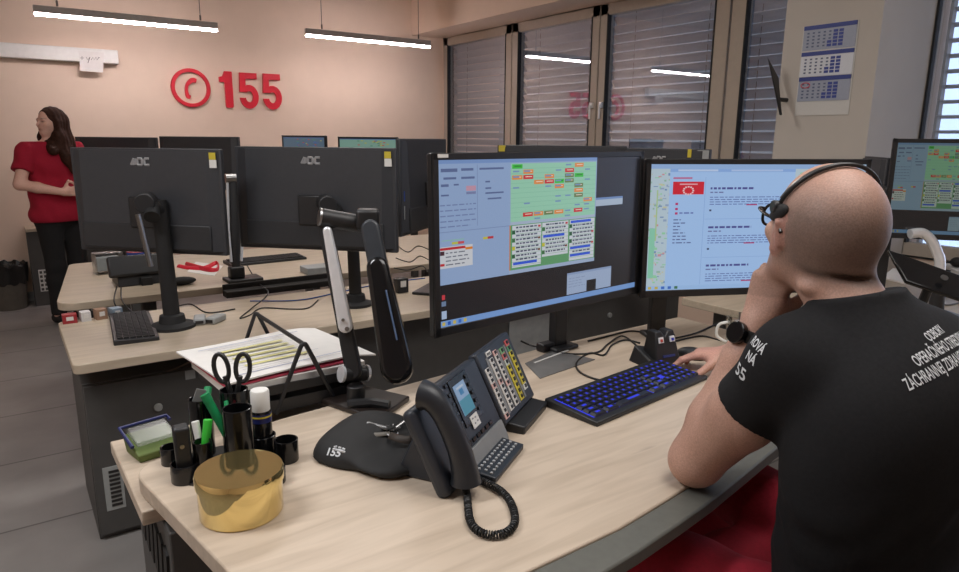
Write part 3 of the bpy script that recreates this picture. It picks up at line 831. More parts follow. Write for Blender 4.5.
monitor('small far lit screen under the red sign', P(282, 135.5, D=6.2), P(325.5, 135.5, D=5.9), .36, 'front', ui_plain((96, 120, 140), 2), 'screen_far', zdesk=.74)
monitor('far lit green screen right of the small one by the back wall', P(338, 137, D=5.9), P(397.5, 137, D=5.7), .36, 'front', ui_plain((140, 180, 165), 3), 'screen_far', zdesk=.74)
ui_r = dim([x for x in ui_dispatch()], .62, (1, 1.06, .96))
monitor('right side monitor with dispatch tables beyond the bald man', P(896.5, 132, D=2.72), P(1010, 146, D=2.62), .40, 'front', ui_r, tilt=R(-3), zdesk=.75, foot=(-.16, .12))
monitor('dark monitor seen from its side just right of the man head', P(867, 180, D=3.2), P(897, 131, D=2.83), .40, 'back', zdesk=.75, stand=True, tilt=0)

# ------------------------------------------------------------------ supports
# black pole stand on the shared desk
pb = P(173, 327, z=ZB)
t = thing('monitor_pole_stand', 'thick black pole with round base holding the left branded monitor', 'monitor stand', pb)
obj('base', MB().lathe([(0, 0), (.085, 0), (.085, .012), (.05, .022), (.045, .05), (.032, .055)], pb, 36), 'blackmatt', t)
obj('pole', MB().cyl(pb+V((0, 0, .02)), pb+V((-.01, 0, .50)), .031, .027, n=28), 'blackmatt', t)
mp_ = P(143, 203, D=2.50)
obj('link_arm', MB().tube([pb+V((-.01, -.0, .46)), (pb+V((-.01, -.02, .46))+mp_)/2, mp_+V((.02, -.03, -.05))], .028, n=12), 'blackmatt', t)
obj('silver_rail', MB().tube([mp_+V((-.035, -.10, -.03)), mp_+V((-.01, -.10, -.22))], .010, n=8), 'steel', t)
obj('swivel_head', MB().cyl(mp_+V((.0, -.02, 0)), mp_+V((.03, .08, 0)), .036, n=24), 'black', t, bevel=.004)

pb2 = P(356, 305, z=ZB)
t = thing('monitor_pole_stand', 'black pole with round base behind the polished link, holding the right branded monitor', 'monitor stand', pb2)
obj('base', MB().lathe([(0, 0), (.075, 0), (.075, .012), (.045, .022), (.04, .05), (.03, .055)], pb2, 36), 'blackmatt', t)
obj('pole', MB().cyl(pb2+V((0, 0, .02)), pb2+V((-.01, 0, .46)), .028, .025, n=28), 'blackmatt', t)
mq_ = P(326, 205, D=2.62)
obj('link_arm', MB().tube([pb2+V((-.01, -.0, .43)), (pb2+V((-.01, -.02, .43))+mq_)/2, mq_+V((.02, -.02, -.03))], .026, n=12), 'blackmatt', t)
obj('swivel_head', MB().cyl(mq_+V((.0, -.02, 0)), mq_+V((.03, .08, 0)), .036, n=24), 'black', t, bevel=.004)

# chrome arm standing on the facing desk
ab = P(237, 281, z=ZCD)
t = thing('monitor_support', 'slim black arm with chrome edges between the two branded monitors', 'monitor arm', ab)
obj('base_plate', MB().box(ab+V((.03, 0, .008)), (.17, .12, .016)), 'black', t, bevel=.004)
obj('base_block', MB().box(ab+V((0, 0, .045)), (.07, .06, .06)), 'black', t, bevel=.008)
top = P(233, 178, D=(ab-CAM).dot(FW)*.985)
obj('arm', MB().tube([ab+V((0, 0, .07)), ab.lerp(top, .5), top], [.022, .026, .026], n=12), 'black', t)
for sgn in (-1, 1):
    obj('chrome_edge', MB().tube([ab+V((sgn*.024, -.012, .1)), ab.lerp(top, .5)+V((sgn*.034, -.012, 0)), top+V((sgn*.03, -.012, 0))], .007, n=8), 'chrome', t)
obj('joint', MB().cyl(top+V((-.04, -.01, 0)), top+V((.04, -.01, 0)), .022, n=20), 'steel', t)

# big arm in the foreground
bp = V((.655, 1.46, ZM))
t = thing('monitor_support', 'large foreground arm with a polished link and a dark hanging link on a black plate', 'monitor arm', bp)
pl = [P(318, 403, z=ZM), P(347, 386, z=ZM), P(410, 401, z=ZM), P(378, 424, z=ZM)]
obj('base_plate', MB().prism([(p.x, p.y) for p in pl][::-1], ZM, ZM+.014), 'brownplate', t, bevel=.004)
obj('base_bracket', MB().tube([bp+V((-.03, -.02, .02)), bp+V((.02, -.05, .024)), bp+V((.05, -.08, .02))], .012, n=8), 'black', t)
DJ = 1.655
j0 = P(354, 383, D=DJ+.02); j1 = P(322, 216, D=DJ)
obj('post', MB().cyl(bp+V((0, 0, .012)), V((bp.x, bp.y, j0.z)), .022, n=24), 'black', t, bevel=.003)
for sx in (-.0,):
    obj('lower_joint', MB().cyl(P(342, 374, D=DJ), P(366, 373, D=DJ+.03), .019, n=24), 'black', t, bevel=.003)
    obj('joint_cap', MB().cyl(P(340.5, 374, D=DJ-.004), P(343, 374, D=DJ), .0205, n=24), 'chrome', t)
    obj('joint_cap', MB().cyl(P(365, 373, D=DJ+.03), P(367, 373, D=DJ+.034), .0205, n=24), 'chrome', t)
def plate_link(p0, p1, w0, w1, thick):
    """flat rounded link from p0 to p1, facing the camera side"""
    ax = (p1-p0); L_ = ax.length; ax.normalize()
    sd = ax.cross(FW).normalized(); nr = sd.cross(ax).normalized()
    pts = []
    for k in range(9):
        a_ = math.pi/2+math.pi*k/8; pts.append((math.cos(a_)*w0/2, math.sin(a_)*w0/2))
    for k in range(9):
        a_ = -math.pi/2+math.pi*k/8; pts.append((L_+math.cos(a_)*w1/2, math.sin(a_)*w1/2))
    mt = Matrix(((ax.x, sd.x, nr.x, p0.x), (ax.y, sd.y, nr.y, p0.y), (ax.z, sd.z, nr.z, p0.z), (0, 0, 0, 1)))
    return MB().prism(pts, -thick/2, thick/2, mat=mt)
obj('polished_link', plate_link(P(327.5, 231, D=DJ-.012), P(345.5, 326, D=DJ-.012), .021, .034, .02), 'chrome', t, bevel=.006, seg=3)
obj('link_core', plate_link(P(325, 226, D=DJ+.008), P(354, 371, D=DJ+.008), .032, .040, .026), 'black', t, bevel=.006)
obj('screw', MB().cyl(P(343, 320, D=DJ-.03), P(343, 320, D=DJ-.02), .004, n=10).cyl(P(347, 329, D=DJ-.03), P(347, 329, D=DJ-.02), .0055, n=10), 'steel', t)
obj('upper_joint', MB().cyl(P(321, 217, D=DJ-.005), P(372, 226, D=DJ+.03), .022, n=24), 'black', t, bevel=.003)
obj('upper_cap', MB().cyl(P(318.5, 216.5, D=DJ-.008), P(321.5, 217, D=DJ-.005), .022, n=24), 'steel', t, bevel=.002)
obj('knuckle', MB().box(P(368, 219, D=DJ+.0), (.055, .05, .05), rot=Matrix.Rotation(-.5, 3, 'Z')), 'black', t, bevel=.008)
obj('hanging_link_top', plate_link(P(371, 229, D=DJ-.035), P(381, 278, D=DJ-.045), .044, .046, .03), pm('slate_link', (52, 56, 62), .35), t, bevel=.006)
obj('hanging_link', plate_link(P(378, 268, D=DJ-.05), P(397, 368, D=DJ-.09), .052, .075, .04), 'blackgloss', t, bevel=.012, seg=3)
obj('link_stripe', MB().tube([P(386, 290, D=DJ-.085), P(397, 340, D=DJ-.11)], .0022, n=6), pm('slate_stripe', (70, 90, 120), .3), t)

# grommet flap and adapter
g4 = [P(525, 364, z=ZM), P(553, 351, z=ZM), P(595, 360, z=ZM), P(540, 379, z=ZM)]
t = thing('cable_flap', 'grey aluminium cable flap let into the operator desk top', 'cable flap', (g4[0]+g4[2])/2)
obj('flap_plate', MB().prism([(p.x, p.y) for p in g4][::-1], ZM, ZM+.003), pm('flap_grey', (112, 112, 112), .45, .3), t, bevel=.001)
obj('brush_line', MB().box((P(537, 361, z=ZM)+P(566, 354, z=ZM))/2+V((0, 0, .003)), (.17, .006, .003), rot=Matrix.Rotation(.22, 3, 'Z')), 'white', t)
t = thing('power_adapter', 'small black power adapter at the back edge of the operator desk', 'adapter', P(547, 350, z=ZM))
obj('case', MB().box(P(547, 350, z=ZM)+V((0, 0, .013)), (.065, .035, .026), rot=Matrix.Rotation(.1, 3, 'Z')), 'black', t, bevel=.004)
obj('lead', MB().tube(smooth_path([P(543, 348, z=ZM+.012), P(530, 345, z=ZM+.006), P(521, 341, z=ZM+.02)], 5), .003), 'cable', t)

# ------------------------------------------------------------------ keyboards, mouse, dock
def keyboard_body(t, w, d, mat='black', rear=.022, front=.012):
    mb = MB(); vs = [(-w/2, -d/2, 0), (w/2, -d/2, 0), (w/2, d/2, 0), (-w/2, d/2, 0), (-w/2, -d/2, front), (w/2, -d/2, front), (w/2, d/2, rear), (-w/2, d/2, rear)]
    mb.add(vs, [(3, 2, 1, 0), (4, 5, 6, 7), (0, 1, 5, 4), (1, 2, 6, 5), (2, 3, 7, 6), (3, 0, 4, 7)])
    return obj('keyboard_case', mb, mat, t, bevel=.003, world=False)
def zk(y, d, front, rear): return front+(y+d/2)/d*(rear-front)
kc = (P(590, 433, z=ZM)+P(551, 404, z=ZM)+P(665, 365, z=ZM)+P(698, 378, z=ZM))/4
KW, KD, KR = .485, .165, R(7)
t = thing('gaming_keyboard', 'black keyboard with blue backlit keys in front of the seated man', 'keyboard', (kc.x, kc.y, ZM), KR)
keyboard_body(t, KW, KD)
slope = math.atan2(.010, KD)
gl = MB(); gl.add([(-KW/2+.012, -KD/2+.020, zk(-KD/2+.020, KD, .012, .022)+.0006), (KW/2-.012, -KD/2+.020, zk(-KD/2+.020, KD, .012, .022)+.0006), (KW/2-.012, KD/2-.02, zk(KD/2-.02, KD, .012, .022)+.0006), (-KW/2+.012, KD/2-.02, zk(KD/2-.02, KD, .012, .022)+.0006)], [(0, 1, 2, 3)])
obj('backlight', gl, 'blueglow', t, world=False)
rows = 6; cols = 19
kme = mkmesh('key', MB().add([(-.5, -.5, 0), (.5, -.5, 0), (.5, .5, 0), (-.5, .5, 0), (-.40, -.38, 1), (.40, -.38, 1), (.40, .42, 1), (-.40, .42, 1), (-.2, -.14, 1.03), (.14, -.14, 1.03), (.14, .26, 1.03), (-.2, .26, 1.03)], [(4, 5, 6, 7), (0, 1, 5, 4), (1, 2, 6, 5), (2, 3, 7, 6), (3, 0, 4, 7), (8, 9, 10, 11)]), 30)
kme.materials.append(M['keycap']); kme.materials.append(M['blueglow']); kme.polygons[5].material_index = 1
px = (KW-.03)/cols; py = (KD-.04)/rows; kcount = 0
for r_ in range(rows):
    c_ = 0
    while c_ < cols:
        wdt = 1
        if r_ == 0 and c_ == 4: wdt = 6
        elif r_ == 0 and c_ in (0, 2, 10, 12): wdt = 2
        elif r_ in (1, 2) and c_ == 0: wdt = 2
        elif r_ in (1, 2, 3) and c_ == 12: wdt = 2
        if c_ in (14,) and r_ in (2, ): c_ += 1; continue
        x0 = -KW/2+.015+c_*px; y0 = -KD/2+.018+r_*py
        o = bpy.data.objects.new('key', kme); COL.objects.link(o); o.parent = t
        yc = y0+py/2
        o.location = (x0+wdt*px/2, yc, zk(yc, KD, .012, .022)+.0008); o.rotation_euler = (slope, 0, 0)
        o.scale = (wdt*px-.003, py-.003, .006); kcount += 1
        c_ += wdt
kb2 = (P(160, 341, z=ZB)+P(120, 348, z=ZB)+P(105, 318, z=ZB)+P(148, 312, z=ZB))/4
def small_keyboard(name, label, c, w, d, rz, z):
    t = thing(name, label, 'keyboard', (c.x, c.y, z), rz, 'plain black keyboards')
    keyboard_body(t, w, d, 'black', .02, .014)
    mb = MB()
    for r_ in range(6):
        for q in range(18): mb.box((-w/2+.014+(q+.5)*(w-.028)/18, -d/2+.012+(r_+.5)*(d-.024)/6, zk(-d/2+.012+(r_+.5)*(d-.024)/6, d, .014, .02)+.002), ((w-.028)/18-.003, (d-.024)/6-.003, .006))
    obj('key_field', mb, 'blackmatt', t, world=False)
small_keyboard('keyboard', 'plain black keyboard on the left end of the shared desk', kb2, .44, .15, R(85), ZB)
kq = P(283, 250, z=ZCD+.02); small_keyboard('keyboard', 'black keyboard lying under the right branded monitor', V((1.20, 3.86, ZCD)), .44, .14, R(2), ZCD)

mp0 = P(692, 358, z=ZM)
t = thing('computer_mouse', 'black mouse under the right hand of the seated man', 'mouse', (mp0.x, mp0.y, ZM))
mb = MB().ball((mp0.x, mp0.y, ZM+.012), (.028, .048, .022), n=20, m=12)
mb.v = [V((v.x, v.y, max(v.z, ZM))) for v in mb.v]
obj('mouse_shell', mb.xf(Matrix.Translation(mp0) @ Matrix.Rotation(R(28), 4, 'Z') @ Matrix.Translation(-mp0)), 'black', t)
obj('mouse_cable', MB().tube(smooth_path([mp0+V((-.03, .035, .012)), P(672, 348, z=ZM+.006), P(660, 342, z=ZM+.004), P(652, 338, z=ZM+.004)], 6), .0022), 'cable', t)

dk = P(659, 362, z=ZM)
t = thing('headset_dock', 'black headset charging dock with two small lights behind the keyboard', 'docking station', (dk.x, dk.y, ZM), R(-8))
k = dict(world=False)
mb = MB(); mb.add([(-.075, -.05, 0), (.045, -.05, 0), (.045, .05, 0), (-.075, .05, 0), (-.06, -.035, .018), (.035, -.035, .018), (.035, .045, .03), (-.06, .045, .05)], [(3, 2, 1, 0), (4, 5, 6, 7), (0, 1, 5, 4), (1, 2, 6, 5), (2, 3, 7, 6), (3, 0, 4, 7)])
obj('foot', mb, 'black', t, bevel=.004, **k)
mb = MB(); mb.add([(-.046, -.045, .0), (.046, -.045, .0), (.046, .03, 0), (-.046, .03, 0), (-.034, -.015, .10), (-.012, -.015, .10), (0, -.02, .082), (.012, -.015, .10), (.034, -.015, .10), (-.034, .02, .10), (-.012, .02, .10), (0, .02, .082), (.012, .02, .10), (.034, .02, .10)],
              [(3, 2, 1, 0), (0, 1, 8, 7, 6, 5, 4), (2, 3, 9, 10, 11, 12, 13), (1, 2, 13, 8), (3, 0, 4, 9), (4, 5, 10, 9), (5, 6, 11, 10), (6, 7, 12, 11), (7, 8, 13, 12)])
obj('cradle', mb, 'black', t, bevel=.003, **k)
for x, c_ in ((-.021, (190, 70, 60)), (.021, (40, 60, 170))):
    q = MB().box((x, -.025, .077), (.017, .004, .017), rot=Matrix.Rotation(R(-16.7), 3, 'X'), col=(222, 224, 226)).box((x, -.0275, .0765), (.009, .003, .008), rot=Matrix.Rotation(R(-16.7), 3, 'X'), col=c_)
    obj('indicator_button', q, 'vcol', t, **k)
obj('blue_emblem', MB().box((.003, -.0375, .03), (.045, .002, .007), rot=Matrix.Rotation(R(-16.7), 3, 'X')), pm('dim_blue', (40, 52, 110), .5), t, **k)

# ------------------------------------------------------------------ desk telephone
TH = R(32.4)
org = V((.698, .957, ZM))
t = thing('desk_telephone', 'slate grey desk telephone with display and wide key module', 'telephone', org, TH)
# local: x along the front, y to the back
f0, f1 = V((0, .055, .035)), V((0, .125, .178))      # bottom and top of the sloping face
fdir = (f1-f0).normalized(); fn = V((0, -fdir.z, fdir.y)); FL = (f1-f0).length
FM = Matrix(((1, 0, 0, 0), (0, fdir.y, fn.y, f0.y), (0, fdir.z, fn.z, f0.z), (0, 0, 0, 1)))   # face coords (x, s up the slope, n out)
def fbox(x0, x1, s0, s1, n0, n1, col=None, mb=None):
    mb = mb or MB(); q = MB().box(((x0+x1)/2, (s0+s1)/2, (n0+n1)/2), (x1-x0, s1-s0, n1-n0), col=col).xf(FM); mb._join(q); return mb
obj('phone_body', fbox(.012, .215, -.005, FL, -.028, 0), 'phone', t, bevel=.006, **k)
obj('handset_cradle', fbox(-.078, .012, -.03, FL-.012, -.035, -.004), 'phone', t, bevel=.012, seg=3, **k)
obj('phone_foot', MB().add([(-.03, .05, 0), (.2, .05, 0), (.2, .19, 0), (-.03, .19, 0), (-.03, .06, .03), (.2, .06, .03), (.2, .12, .15), (-.03, .12, .15)], [(3, 2, 1, 0), (4, 5, 6, 7), (0, 1, 5, 4), (1, 2, 6, 5), (2, 3, 7, 6), (3, 0, 4, 7)]), 'phone', t, bevel=.006, **k)
# handset
hp = [FM @ V((-.046, s, n)) for s, n in ((-.022, .018), (.0, .026), (.04, .034), (.09, .036), (.13, .032), (.152, .022), (.163, .006))]
hp = smooth_path(hp, 4); m_ = len(hp)
hr = [.022+.009*(abs(2*i/(m_-1)-1)**2.2) for i in range(m_)]; hr[0] *= .7; hr[-1] *= .7
obj('handset', MB().tube(hp, hr, n=18, flat=1.0).xf(Matrix()), pm('handset_plastic', (34, 37, 43), .4), t, smooth=60, **k)
# display
obj('display_bezel', fbox(.062, .148, .05, FL-.008, 0, .003), 'blackgloss', t, bevel=.001, **k)
mb = fbox(.072, .122, .072, .136, .003, .0045, (150, 180, 215)); fbox(.072, .122, .072, .104, .0045, .005, (70, 150, 172), mb); fbox(.088, .104, .112, .124, .0045, .005, (50, 130, 180), mb)
fbox(.080, .112, .126, .130, .0045, .005, (200, 214, 230), mb)
obj('display', mb, vm('phone_lcd', .3, emis=.55, noise=0), t, smooth=0, **k)
for i in range(5): obj('soft_key', fbox(.046, .056, .062+.02*i, .070+.02*i, 0, .004), 'blackgloss', t, bevel=.001, **k)
for i in range(5): obj('soft_key', fbox(.132, .142, .062+.018*i, .070+.018*i, .003, .006), 'blackgloss', t, bevel=.001, **k)
sy = MB()
for i in range(5): fbox(.034, .039, .058+.02*i, .064+.02*i, 0, .0008, (165, 168, 172), sy)
obj('key_symbol', sy, 'vcol', t, smooth=0, **k)
mb = fbox(.086, .120, .038, .064, .003, .004, (216, 216, 214))
for a_, b_ in ((.092, .056), (.104, .055), (.095, .045), (.108, .046)): fbox(a_, a_+.006, b_, b_+.003, .004, .0045, (120, 124, 130), mb)
obj('number_card', mb, 'vcol', t, smooth=0, **k)
sk = MB()
for i in range(6): fbox(.044+.022*i, .058+.022*i, .018, .026, 0, .003, None, sk)
obj('function_key', sk, 'blackgloss', t, **k)
# grey lower panel
gp = rounded([(.035, -.045), (.205, -.045), (.205, .012), (.035, .012)], [0, .03, 0, 0])
obj('lower_panel', MB().prism([(x, s) for x, s in gp], -.012, .006, mat=FM), 'greyrest', t, bevel=.002, **k)
# flat alphabet keyboard
obj('letter_keyboard', MB().box((.095, .028, .011), (.165, .07, .014), rot=Matrix.Rotation(R(8), 3, 'X')), 'phone', t, bevel=.003, **k)
lk = MB()
for r_ in range(4):
    for q in range(11): lk.box((.024+.0138*q+.003*(r_ % 2), .006+.013*r_, .0165+.0018*r_), (.0055, .005, .003), col=(170, 172, 174))
obj('letter_keys', lk, 'vcol', t, smooth=0, kind='stuff', **k)
# key module
x0 = .222
obj('key_module', fbox(x0, x0+.205, -.012, FL+.004, -.022, 0), 'phone', t, bevel=.005, **k)
obj('module_foot', MB().box((x0+.11, .07, .012), (.17, .11, .024), rot=Matrix.Rotation(R(6), 3, 'X')), 'black', t, bevel=.004, **k)
for i, (xx, s0, s1, n_) in enumerate(((.010, .0, .122, 10), (.048, .006, .135, 10), (.080, .006, .145, 11), (.118, .006, .140, 9), (.160, .018, .148, 9))):
    mb = MB(); hgt = (s1-s0)/n_
    for q in range(n_):
        if i == 3: c_ = (206, 190, 60) if q < n_-3 else ((120, 170, 120), (200, 110, 110), (190, 200, 190))[n_-1-q if n_-1-q < 3 else 0]
        elif i == 4: c_ = (212, 214, 210) if q == 0 else ((206, 190, 60) if q < n_-2 else ((90, 150, 110), (205, 90, 90))[q-(n_-2)])
        else: c_ = (212, 210, 206) if (q*7+i) % 6 else (214, 176, 170)
        fbox(x0+xx, x0+xx+.022, s0+q*hgt, s0+(q+1)*hgt-.0006, 0, .002, c_, mb)
        fbox(x0+xx+.008, x0+xx+.0165, s0+q*hgt+hgt*.3, s0+q*hgt+hgt*.85, .002, .004, (26, 26, 28), mb)
    obj('label_strip', mb, 'vcol', t, smooth=0, **k)
for xx in (.036, .106, .147): obj('grey_divider', fbox(x0+xx, x0+xx+.009, .004, .140, 0, .0012), 'greyrest', t, **k)
obj('module_tag', fbox(x0+.046, x0+.072, .141, .152, .0, .002), 'white', t, **k)
ta = MB()
for q in range(3): fbox(x0+.050+.0065*q, x0+.054+.0065*q, .143, .149, .002, .0026, None, ta)
obj('tag_print', ta, 'blackmatt', t, **k)
# coiled cord
cp = [FM @ V((-.046, -.026, .012))]
cp = [Matrix.Translation(org) @ Matrix.Rotation(TH, 4, 'Z') @ p for p in cp]
cpts = cp+[P(x, y, z=ZM+.008) for x, y in ((466, 489), (468, 505), (470, 520), (477, 530), (491, 535), (507, 532), (515, 521), (511, 503), (501, 491), (487, 483), (474, 478))]
base = smooth_path(cpts, 10)
acc = [0]
for a_, b_ in zip(base, base[1:]): acc.append(acc[-1]+(b_-a_).length)
tot = acc[-1]; N = 1100; hel = []; j = 0
for i in range(N):
    s_ = tot*i/(N-1)
    while j < len(acc)-2 and acc[j+1] < s_: j += 1
    p = base[j].lerp(base[j+1], (s_-acc[j])/max(1e-9, acc[j+1]-acc[j])); d_ = (base[j+1]-base[j]).normalized()
    e_ = V((0, 0, 1)); e_ = (e_-d_*e_.dot(d_)).normalized(); g_ = d_.cross(e_)
    a_ = i/N*2*math.pi*78; hel.append(p+.0058*(math.cos(a_)*e_+math.sin(a_)*g_))
obj('coiled_cord', MB().tube(hel, .0019, n=5), 'cable', t)

# ------------------------------------------------------------------ cap, keys, tin
class SDF:
    """smooth union of round shapes sampled on a grid, meshed through OpenVDB"""
    def __init__(s, lo, hi, h):
        s.lo = np.array(lo, float); s.h = h; s.n = np.ceil((np.array(hi)-s.lo)/h).astype(int)+1
        s.f = np.full(s.n, .08, np.float32)
        s.ax = [s.lo[i]+h*np.arange(s.n[i]) for i in range(3)]
    def _sl(s, lo, hi, pad):
        sl = []
        for i in range(3):
            a = int(max(0, math.floor((lo[i]-pad-s.lo[i])/s.h))); b = int(min(s.n[i], math.ceil((hi[i]+pad-s.lo[i])/s.h)+1)); sl.append(slice(a, max(a, b)))
        g = np.meshgrid(*[s.ax[i][sl[i]] for i in range(3)], indexing='ij', sparse=True)
        return tuple(sl), g
    def _mix(s, sl, d, k):
        f = s.f[sl]; d = d.astype(np.float32)
        if f.size == 0: return
        if k <= 0: s.f[sl] = np.minimum(f, d); return
        hh = np.maximum(k-np.abs(f-d), 0)/k; s.f[sl] = np.minimum(f, d)-hh*hh*k*.25
    def cone(s, a, b, ra, rb, k=.02, grow=0):
        a = np.array(a, float); b = np.array(b, float); ra += grow; rb += grow; m = max(ra, rb)
        sl, (X, Y, Z) = s._sl(np.minimum(a, b)-m, np.maximum(a, b)+m, k+.03)
        ba = b-a; L2 = float(ba@ba)+1e-12
        t = np.clip(((X-a[0])*ba[0]+(Y-a[1])*ba[1]+(Z-a[2])*ba[2])/L2, 0, 1)
        d = np.sqrt((X-a[0]-t*ba[0])**2+(Y-a[1]-t*ba[1])**2+(Z-a[2]-t*ba[2])**2)-(ra+(rb-ra)*t)
        s._mix(sl, d, k); return s
    def ell(s, c, r, rot=None, k=.02, grow=0, sub=False):
        c = np.array(c, float); r = np.array(r, float)+grow; m = r.max()
        Rm = np.eye(3) if rot is None else np.array(rot)
        sl, (X, Y, Z) = s._sl(c-m, c+m, k+.03)
        x, y, z = X-c[0], Y-c[1], Z-c[2]
        q = [Rm[0, i]*x+Rm[1, i]*y+Rm[2, i]*z for i in range(3)]
        k0 = np.sqrt(sum((q[i]/r[i])**2 for i in range(3))); k1 = np.sqrt(sum((q[i]/r[i]**2)**2 for i in range(3)))+1e-9
        d = k0*(k0-1)/k1
        if sub:
            f = s.f[sl]; dd = -d.astype(np.float32); hh = np.maximum(k-np.abs(f-dd), 0)/max(k, 1e-6); s.f[sl] = np.maximum(f, dd)+hh*hh*k*.25
        else: s._mix(sl, d, k)
        return s
    def plane(s, p, n):      # keep the side opposite to n
        n = np.array(n, float); n /= np.linalg.norm(n)
        X, Y, Z = np.meshgrid(*s.ax, indexing='ij', sparse=True)
        s.f = np.maximum(s.f, ((X-p[0])*n[0]+(Y-p[1])*n[1]+(Z-p[2])*n[2]).astype(np.float32)); return s
    def wave(s, fn):
        X, Y, Z = np.meshgrid(*s.ax, indexing='ij', sparse=True); s.f = (s.f+fn(X, Y, Z)).astype(np.float32); return s
    def mesh(s, name, colfn=None, it=3):
        g = openvdb.FloatGrid(.08); g.copyFromArray(s.f)
        pts, quads = g.convertToQuads(0.0)
        pts = pts*s.h+s.lo if True else pts
        me = bpy.data.meshes.new(name); me.from_pydata([tuple(p) for p in pts], [], [tuple(int(i) for i in q[::-1]) for q in quads])
        bm = bmesh.new(); bm.from_mesh(me); bmesh.ops.recalc_face_normals(bm, faces=bm.faces)
        for _ in range(it): bmesh.ops.smooth_vert(bm, verts=bm.verts, factor=.5, use_axis_x=True, use_axis_y=True, use_axis_z=True)
        bm.to_mesh(me); bm.free()
        if colfn is not None:
            co = np.empty(len(me.vertices)*3); me.vertices.foreach_get('co', co); co = co.reshape(-1, 3)
            c = colfn(co); at = me.color_attributes.new('Col', 'FLOAT_COLOR', 'POINT')
            at.data.foreach_set('color', np.c_[c, np.ones(len(c))].ravel())
        me.polygons.foreach_set('use_smooth', [True]*len(me.polygons))
        return me
def sdf_obj(name, sdf, mat, parent, colfn=None):
    me = sdf.mesh(name, colfn); me.transform(ROOTINV[parent.name]); me.materials.append(M[mat])
    o = bpy.data.objects.new(name, me); COL.objects.link(o); o.parent = parent; ROOTINV[o.name] = ROOTINV[parent.name]
    return o

# cap lying on the desk
c0 = P(372, 452, z=ZM)
t = thing('baseball_cap', 'black baseball cap with white print lying on the desk before the phone', 'cap', (c0.x, c0.y, ZM))
s = SDF((.36, .95, ZM), (.86, 1.52, ZM+.14), .004)
cr = [P(345, 440, z=ZM), P(330, 450, z=ZM), P(370, 440, z=ZM), P(400, 430, z=ZM)]
ca1, ca2 = P(340, 447, z=ZM+.02), P(395, 425, z=ZM+.02)
s.ell((ca1.x+.012, ca1.y, ZM+.0), (.062, .070, .048), k=.03)
mid = (ca1+ca2)/2; s.ell((mid.x, mid.y, ZM), (.085, .08, .062), k=.04); s.ell((ca2.x-.02, ca2.y+.01, ZM), (.065, .065, .045), k=.04)
bv = P(395, 462, z=ZM); s.ell((bv.x, bv.y, ZM+.012), (.085, .075, .014), k=.02); bv2 = P(408, 452, z=ZM); s.ell((bv2.x, bv2.y, ZM+.012), (.055, .06, .013), k=.02)
s.wave(lambda X, Y, Z: .0025*np.sin(38*X+25*Y)+.002*np.sin(60*Y-30*X))
s.plane((0, 0, ZM+.0005), (0, 0, -1))
capo = sdf_obj('crown_and_brim', s, 'blackmatt', t)
def bvh_of(o):
    mw = Matrix.Translation(ROOTINV[o.name].inverted().translation) if True else None
    mw = ROOTINV[o.name].inverted()
    return BVHTree.FromPolygons([mw @ v.co for v in o.data.vertices], [tuple(p.vertices) for p in o.data.polygons])
def hit(bv, px, py):
    d = (P(px, py, D=1)-CAM).normalized(); h = bv.ray_cast(CAM, d); return h[0]
def print_on(parent_o, bv, text, pA, pB, hpx, mat, name='print', bold=.0, off=.0012, vis=None):
    """lay text on a surface from the point seen at pA to the one at pB; letters hpx tall in photo pixels"""
    A_, B_ = hit(bv, *pA), hit(bv, *pB); 
    if A_ is None or B_ is None: return None
    a = (B_-A_); L_ = a.length; a.normalize()
    mid = bv.ray_cast(CAM, (((A_+B_)/2)-CAM).normalized()); n = mid[1].normalized()
    if n.dot(CAM-A_) < 0: n = -n
    n = (n-a*n.dot(a)).normalized(); b = n.cross(a).normalized()
    D_ = (A_-CAM).dot(FW); dirpx = b.dot(UP)*F_PX/D_
    hh = hpx/math.hypot(b.dot(UP)*F_PX/D_, b.dot(RT)*F_PX/D_)
    g = text_geom(text, 1, bold); xs = [v.x for v in g.v]; ys = [v.y for v in g.v if True]
    xv = [v.x for v in text_geom(vis or text, 1, bold).v]; sx = L_/(max(xv)-min(xv)); sy_ = hh/.73
    # finer triangles so the print follows the cloth
    out = MB()
    for v in g.v:
        p = A_+a*((v.x-min(xs))*sx)+b*(v.y*sy_)+n*.06
        r_ = bv.ray_cast(p, -n, .14); out.v.append((r_[0]+r_[1]*off*(1 if r_[1].dot(n) > 0 else -1)) if r_[0] is not None else p-n*.06)
    out.f = [list(f) for f in g.f]; out.c = [None]*len(out.f)
    return obj(name, out, mat, parent_o, smooth=0)
bv = bvh_of(capo)
# white lettering marks on the cap front
wm = MB()
def decal(bv, pts, wd, mb, off=.0015):
    pp = []
    for x, y in pts:
        h_ = hit(bv, x, y); 
        if h_ is None: return
        pp.append(h_+(CAM-h_).normalized()*off)
    mb.tube(pp, wd, n=4)
for st in ([(334, 447), (337, 446.5)], [(338.5, 447.5), (341, 447.8)], [(342.5, 448.5), (345, 449.5)], [(333, 449), (345, 452)]):
    decal(bv, st, .0022, wm)
print_on(capo, bv, '155', (327, 455), (340, 457), 7, 'print', bold=.03)
if wm.v: obj('print', wm, 'print', capo)

